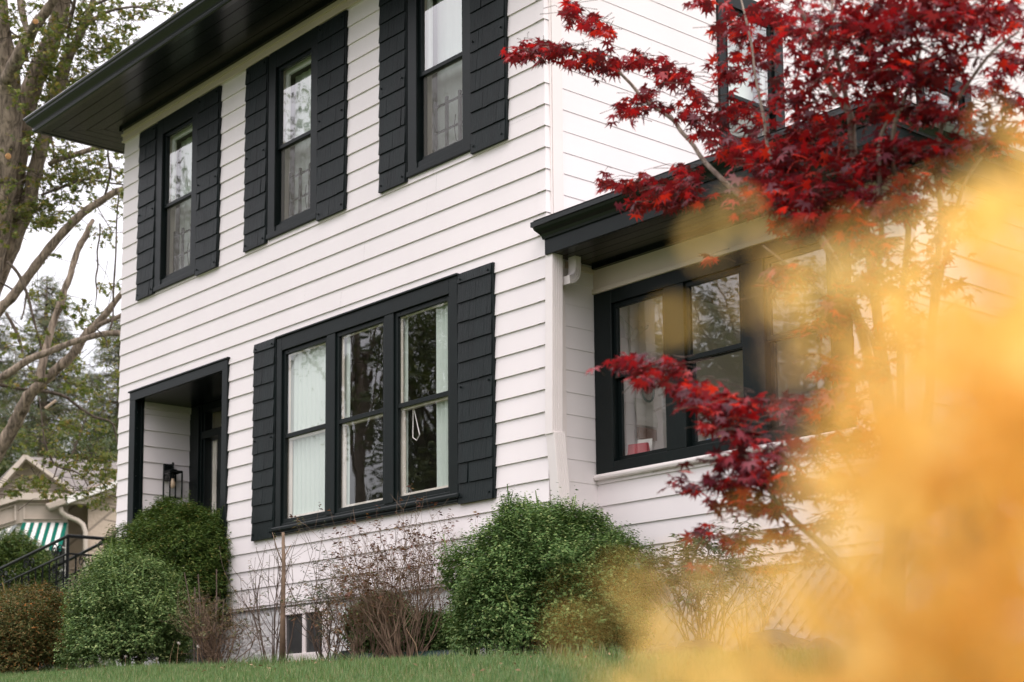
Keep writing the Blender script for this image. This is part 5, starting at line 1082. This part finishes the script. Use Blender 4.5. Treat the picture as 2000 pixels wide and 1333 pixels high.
stem([(1800, 90, 6.4, 6), (1765, 200, 6.4, 8), (1748, 240, 6.4, 9), (1744, 325, 6.4, 10), (1775, 420, 6.4, 11), (1758, 640, 6.4, 14), (1760, 900, 6.3, 18)])
stem([(1990, 62, 6.6, 4), (1935, 105, 6.55, 6), (1880, 180, 6.5, 7), (1840, 245, 6.5, 9), (1830, 340, 6.45, 11), (1838, 430, 6.4, 12), (1822, 600, 6.4, 15), (1800, 900, 6.3, 20)])
stem([(1980, 240, 6.5, 4), (1900, 330, 6.45, 6), (1870, 400, 6.4, 8), (1835, 560, 6.4, 9), (1822, 640, 6.4, 10)], base=False)
stem([(1290, 736, 5.95, 2), (1330, 770, 5.9, 4), (1360, 802, 5.85, 5), (1405, 832, 5.8, 6), (1432, 862, 5.75, 7), (1468, 904, 5.7, 8), (1504, 960, 5.7, 9), (1525, 990, 5.7, 10), (1556, 1022, 5.75, 12), (1620, 1080, 5.9, 15), (1700, 1180, 6.1, 20)])
stem([(1490, 480, 6.6, 3), (1548, 525, 6.5, 5), (1605, 570, 6.4, 7), (1656, 612, 6.35, 8), (1695, 645, 6.3, 9), (1730, 760, 6.3, 11)], base=False)
stem([(1490, 800, 6.0, 3), (1560, 830, 5.9, 4), (1640, 880, 5.9, 6), (1700, 1000, 6.0, 10)], base=False)
stem([(1400, 1050, 6.2, 3), (1470, 1040, 6.1, 4), (1560, 1060, 6.0, 6), (1650, 1120, 6.1, 9)], base=False)
mb.build('trunk', M['acerbark'], acer, True)
PADS = [(1035, 98, 40, 18, 8.2, 26), (1075, 100, 34, 18, 8.1, 16), (1095, 92, 26, 14, 8.1, 8), (1118, 22, 18, 20, 8.0, 7), (1150, 45, 26, 20, 8, 12), (1178, 58, 20, 18, 8, 8), (1112, 12, 16, 10, 8, 5),
 (1135, 118, 26, 18, 8, 9), (1160, 108, 28, 20, 8, 11), (1190, 130, 30, 20, 7.9, 10), (1215, 120, 20, 14, 7.9, 6), (1250, 118, 40, 16, 7.9, 14), (1295, 135, 30, 18, 7.8, 12), (1215, 212, 24, 18, 7.8, 9), (1262, 185, 30, 22, 7.8, 13), (1285, 210, 30, 14, 7.8, 8), (1240, 225, 22, 12, 7.8, 5),
 (1325, 150, 34, 24, 7.7, 15), (1360, 190, 24, 20, 7.7, 9), (1376, 4, 36, 10, 7.6, 9), (1420, 140, 34, 34, 7.5, 18), (1435, 55, 40, 34, 7.4, 22), (1480, 105, 40, 34, 7.3, 22), (1495, 22, 44, 24, 7.2, 16), (1380, 235, 34, 24, 7.5, 12), (1440, 225, 44, 34, 7.4, 26), (1420, 285, 44, 30, 7.2, 22), (1465, 295, 40, 34, 7.0, 20), (1345, 225, 18, 14, 7.6, 5), (1370, 262, 20, 10, 7.5, 4),
 (1190, 358, 22, 16, 7.6, 8), (1222, 362, 24, 14, 7.5, 7), (1258, 356, 26, 20, 7.4, 12), (1298, 372, 38, 24, 7.3, 20), (1345, 362, 36, 24, 7.2, 18), (1245, 396, 26, 16, 7.4, 11), (1330, 328, 26, 14, 7.3, 7), (1352, 390, 18, 14, 7.2, 7), (1300, 400, 26, 10, 7.3, 8),
 (1520, 330, 60, 40, 6.8, 34), (1555, 290, 50, 30, 6.8, 20), (1600, 250, 54, 44, 6.7, 28), (1560, 195, 54, 50, 6.9, 34), (1590, 135, 60, 50, 6.8, 40), (1560, 55, 56, 44, 6.9, 34), (1640, 60, 60, 54, 6.6, 46), (1715, 50, 70, 54, 6.5, 54), (1800, 35, 70, 44, 6.4, 52), (1880, 35, 60, 44, 6.4, 44), (1700, 140, 70, 54, 6.5, 52), (1780, 135, 64, 54, 6.4, 46), (1850, 115, 48, 54, 6.4, 34), (1720, 220, 54, 34, 6.5, 28), (1800, 215, 54, 34, 6.5, 26), (1960, 25, 44, 34, 6.5, 26), (1978, 110, 30, 40, 6.5, 18), (1940, 165, 34, 34, 6.6, 16), (1978, 200, 22, 30, 6.6, 11), (1880, 225, 54, 26, 6.5, 20), (1900, 280, 54, 26, 6.4, 18), (1960, 260, 40, 26, 6.4, 14), (1700, -20, 120, 24, 6.5, 36), (1860, -20, 100, 24, 6.4, 30),
 (1500, 385, 54, 34, 6.6, 32), (1560, 375, 60, 34, 6.5, 36), (1640, 375, 54, 34, 6.5, 28), (1700, 325, 54, 34, 6.4, 26), (1760, 290, 54, 30, 6.4, 22), (1580, 430, 44, 28, 6.4, 22), (1660, 435, 54, 34, 6.3, 28), (1740, 395, 54, 34, 6.3, 28), (1700, 480, 60, 30, 6.3, 22), (1790, 350, 50, 30, 6.4, 16), (1840, 300, 40, 24, 6.4, 12), (1620, 310, 40, 24, 6.6, 14), (1530, 440, 30, 16, 6.6, 8),
 (1530, 555, 44, 34, 6.4, 14), (1555, 530, 26, 20, 6.4, 8), (1640, 600, 36, 34, 6.3, 14), (1700, 555, 70, 50, 6.3, 26), (1620, 640, 30, 24, 6.3, 10), (1760, 640, 60, 50, 6.3, 22), (1580, 640, 14, 12, 6.2, 3), (1385, 503, 10, 6, 7.0, 2), (1700, 720, 60, 40, 6.2, 16), (1640, 720, 50, 30, 6.1, 16), (1820, 520, 60, 60, 6.4, 18), (1860, 420, 50, 40, 6.4, 14),
 (1235, 704, 36, 16, 5.95, 19), (1270, 738, 34, 14, 5.9, 13), (1308, 716, 36, 20, 5.9, 17), (1330, 756, 34, 18, 5.9, 15), (1368, 768, 40, 20, 5.85, 20), (1398, 790, 44, 26, 5.8, 26), (1438, 796, 40, 28, 5.75, 25), (1400, 830, 34, 20, 5.8, 16), (1458, 850, 34, 24, 5.7, 18), (1350, 790, 20, 10, 5.85, 5),
 (1440, 898, 54, 22, 5.7, 26), (1480, 930, 54, 26, 5.65, 30), (1530, 880, 54, 30, 5.65, 26), (1400, 938, 40, 14, 5.75, 13), (1328, 940, 18, 14, 6.2, 5), (1360, 952, 16, 12, 6.1, 4), (1440, 975, 50, 18, 5.7, 19), (1555, 945, 60, 34, 5.6, 28), (1500, 990, 44, 14, 5.7, 13), (1545, 790, 60, 22, 5.9, 24), (1600, 800, 54, 24, 5.85, 20), (1650, 780, 50, 34, 5.8, 22), (1620, 870, 54, 34, 5.7, 22), (1690, 860, 60, 40, 5.8, 22), (1640, 950, 60, 30, 5.7, 18),
 (1380, 1040, 34, 22, 6.2, 8), (1440, 1055, 34, 20, 6.1, 9), (1370, 1108, 20, 8, 6.2, 4), (1520, 1050, 44, 18, 6, 11), (1570, 1085, 40, 16, 6, 8), (1620, 1020, 50, 24, 6, 12), (1500, 1110, 26, 8, 6.1, 4)]
P, AXI, NRM, TW = [], [], [], MB()
for px, py, rx, ry, d, n in PADS:
    c = at(px, py, d); s = pxm(c); m = int(n*(2.9 if d > 6.9 or py > 600 else 2.6 if py < 245 else 3.6))
    # leaves are carried in loose layers: twigs run outward from the stem side, leaves hang in pairs from them
    for j in range(m):
        gx_, gy_ = rng.normal()*rx*0.55, rng.normal()*ry*0.5
        p = at(px+gx_, py+gy_+0.12*abs(gx_), d+rng.normal()*0.16)
        out_ = norm(np.array([p[0]-BASE[0], p[1]-BASE[1], 0.0])+rng.normal(size=3)*[0.5, 0.5, 0.1]); az = rng.normal()*1.0
        o2 = np.array([out_[0]*cos(az)-out_[1]*sin(az), out_[0]*sin(az)+out_[1]*cos(az), 0.0])
        a = norm(o2+np.array([0, 0, -rng.uniform(0.1, 1.5)])); up = norm(np.array([0, 0, 1.0])+rng.normal(size=3)*0.45+0.3*o2)
        P.append(p); AXI.append(a); NRM.append(up)
        if j % 4 == 0: TW.tube([p-a*0.01, p-o2*0.05+np.array([0, 0, .01]), p-o2*0.12+np.array([0, 0, -.005])+rng.normal(size=3)*0.01], [0.0009, 0.0013, 0.0018], 3, False)
P, AXI, NRM = np.array(P), np.array(AXI), np.array(NRM)
V, Fc = scatter(ACER, ACER_F, P, frames(NRM, AXI), rng.uniform(0.032, 0.056, len(P)))
m, t, o = nodes('red_maple_leaf'); L = t.links.new
g_ = t.nodes.new('ShaderNodeNewGeometry'); r_ = ramp(t, [(0, (0.055, 0.010, 0.017)), (0.35, (0.105, 0.012, 0.025)), (0.65, (0.195, 0.013, 0.027)), (0.88, (0.32, 0.014, 0.022)), (1.0, (0.46, 0.04, 0.02))]); L(g_.outputs['Random Per Island'], r_.inputs[0])
p_ = t.nodes.new('ShaderNodeBsdfPrincipled'); p_.inputs['Roughness'].default_value = 0.42; p_.inputs['Specular IOR Level'].default_value = 0.5; L(r_.outputs[0], p_.inputs['Base Color'])
tr_ = t.nodes.new('ShaderNodeBsdfTranslucent'); mx_ = t.nodes.new('ShaderNodeMixRGB'); mx_.blend_type = 'MULTIPLY'; mx_.inputs[0].default_value = 1; mx_.inputs[2].default_value = (1.8, 1.0, 0.6, 1); L(r_.outputs[0], mx_.inputs[1]); L(mx_.outputs[0], tr_.inputs[0])
ms_ = t.nodes.new('ShaderNodeMixShader'); ms_.inputs[0].default_value = 0.42; L(p_.outputs[0], ms_.inputs[1]); L(tr_.outputs[0], ms_.inputs[2]); L(ms_.outputs[0], o.inputs[0]); M['acer'] = m
mesh_np('crown', V, Fc, M['acer'], acer); TW.build('twig', M['acerdark'], acer)

# ------------------------------------------------------------------ golden shrub right in front of the lens
def gpt(px, py, d): return at(px, py, d)
gb = at(1900, 1500, 0.75); gb[2] = float(gz(gb[0], gb[1]))
gold = thing('golden_shrub', 'golden-leaved shrub close to the lens, filling the lower right corner', 'shrub', gb)
ALPHA = [  # px, py, rx, ry, cover, nearest, farthest
 (1930, 1080, 130, 270, .999, .55, .9), (1800, 1260, 190, 120, .999, .55, .9), (1990, 740, 80, 230, .998, .55, .9), (1600, 1310, 170, 60, .98, .5, .75), (1890, 760, 70, 200, .985, .55, .85), (1800, 960, 90, 150, .985, .5, .8), (1400, 1335, 150, 32, .95, .48, .7), (1650, 1190, 90, 60, .93, .5, .75),
 (1950, 470, 80, 80, .95, .55, .85), (1995, 400, 50, 60, .95, .6, .85), (1870, 450, 50, 44, .85, .55, .8), (1800, 570, 70, 100, .9, .5, .75), (1765, 720, 70, 110, .88, .5, .75), (1690, 900, 90, 120, .9, .5, .75), (1630, 1040, 90, 100, .88, .48, .7), (1790, 430, 30, 26, .5, .55, .75), (1710, 540, 50, 50, .6, .5, .7),
 (1570, 555, 60, 40, .8, .5, .65), (1490, 500, 46, 40, .62, .5, .65), (1440, 608, 50, 16, .3, .48, .6), (1395, 435, 36, 18, .3, .48, .6), (1600, 690, 50, 34, .6, .5, .65), (1650, 590, 56, 80, .72, .5, .65), (1510, 585, 44, 26, .42, .48, .6), (1690, 770, 60, 80, .75, .5, .7),
 (1240, 1180, 28, 36, .34, .45, .55), (1240, 1225, 50, 46, .55, .45, .55), (1440, 1235, 130, 50, .75, .45, .6), (1330, 1275, 90, 34, .66, .45, .6), (1965, 280, 36, 36, .45, .6, .8), (1530, 1130, 80, 60, .6, .48, .65), (1180, 1330, 60, 12, .35, .42, .5), (1730, 800, 100, 240, .6, .5, .75), (1660, 1010, 120, 150, .6, .5, .75), (1560, 1160, 150, 90, .55, .48, .7), (1790, 600, 70, 100, .5, .5, .75), (1880, 900, 120, 300, .9, .55, .85), (1580, 930, 60, 60, .45, .48, .6)]
P, SZ = [], []
for px, py, rx, ry, al, d0, d1 in ALPHA:
    dm = (d0+d1)/2; size = 0.021 if al > 0.9 else 0.014
    n = int(-math.log(1-al)*2*pi*0.30*rx*ry*(dm/F)**2/(0.15*size*size))+2
    # leaves gather on short shoots, so the mass keeps lumps and gaps
    sh = max(3, n//3)
    g_n = lambda: float(np.clip(rng.normal(), -1.5, 1.5))
    cs = [at(px+g_n()*rx*0.55, py+g_n()*ry*0.55, rng.uniform(d0, d1)) for _ in range(sh)]
    for j in range(n): P.append(cs[j % sh]+np.clip(rng.normal(size=3), -1.6, 1.6)*0.007); SZ.append(size)
# the part of the shrub beyond the frame, down to the ground
for j in range(2200): P.append(at(rng.uniform(1500, 2700), rng.uniform(1333, 2300), rng.uniform(.55, .95)))
for j in range(900): P.append(at(rng.uniform(2000, 2700), rng.uniform(450, 1400), rng.uniform(.55, .95)))
SZ += [0.021]*(len(P)-len(SZ)); P = np.array(P); n = len(P); nr = norm(rdir(n)+np.array([0, 0, 0.5])); ax = rdir(n)
V, Fc = scatter(OVAL, OVAL_F, P, frames(nr, ax), np.array(SZ)*rng.uniform(0.65, 1.2, n))
mesh_np('foliage', V, Fc, leafmat('golden_leaf', [(0, (0.74, 0.47, 0.095)), (0.4, (0.90, 0.61, 0.175)), (1.0, (0.94, 0.70, 0.26))], 0.5, 0.6, tcol=(1.05, 1.0, 0.9), spec=0.3), gold)
mb = MB()
for px, py, d in [(1950, 500, .7), (1830, 520, .68), (1720, 760, .66), (1600, 1050, .65), (1880, 800, .7), (1780, 950, .7), (2100, 600, .75), (1480, 1250, .62), (1500, 560, .6)]:
    q = at(px, py, d); mb.tube([gb+rng.normal(size=3)*[.02, .02, 0], (gb*0.5+q*0.5)+rng.normal(size=3)*0.015, q], [0.004, 0.003, 0.0012], 6)
mb.build('stem', M['twig2'], gold, True)
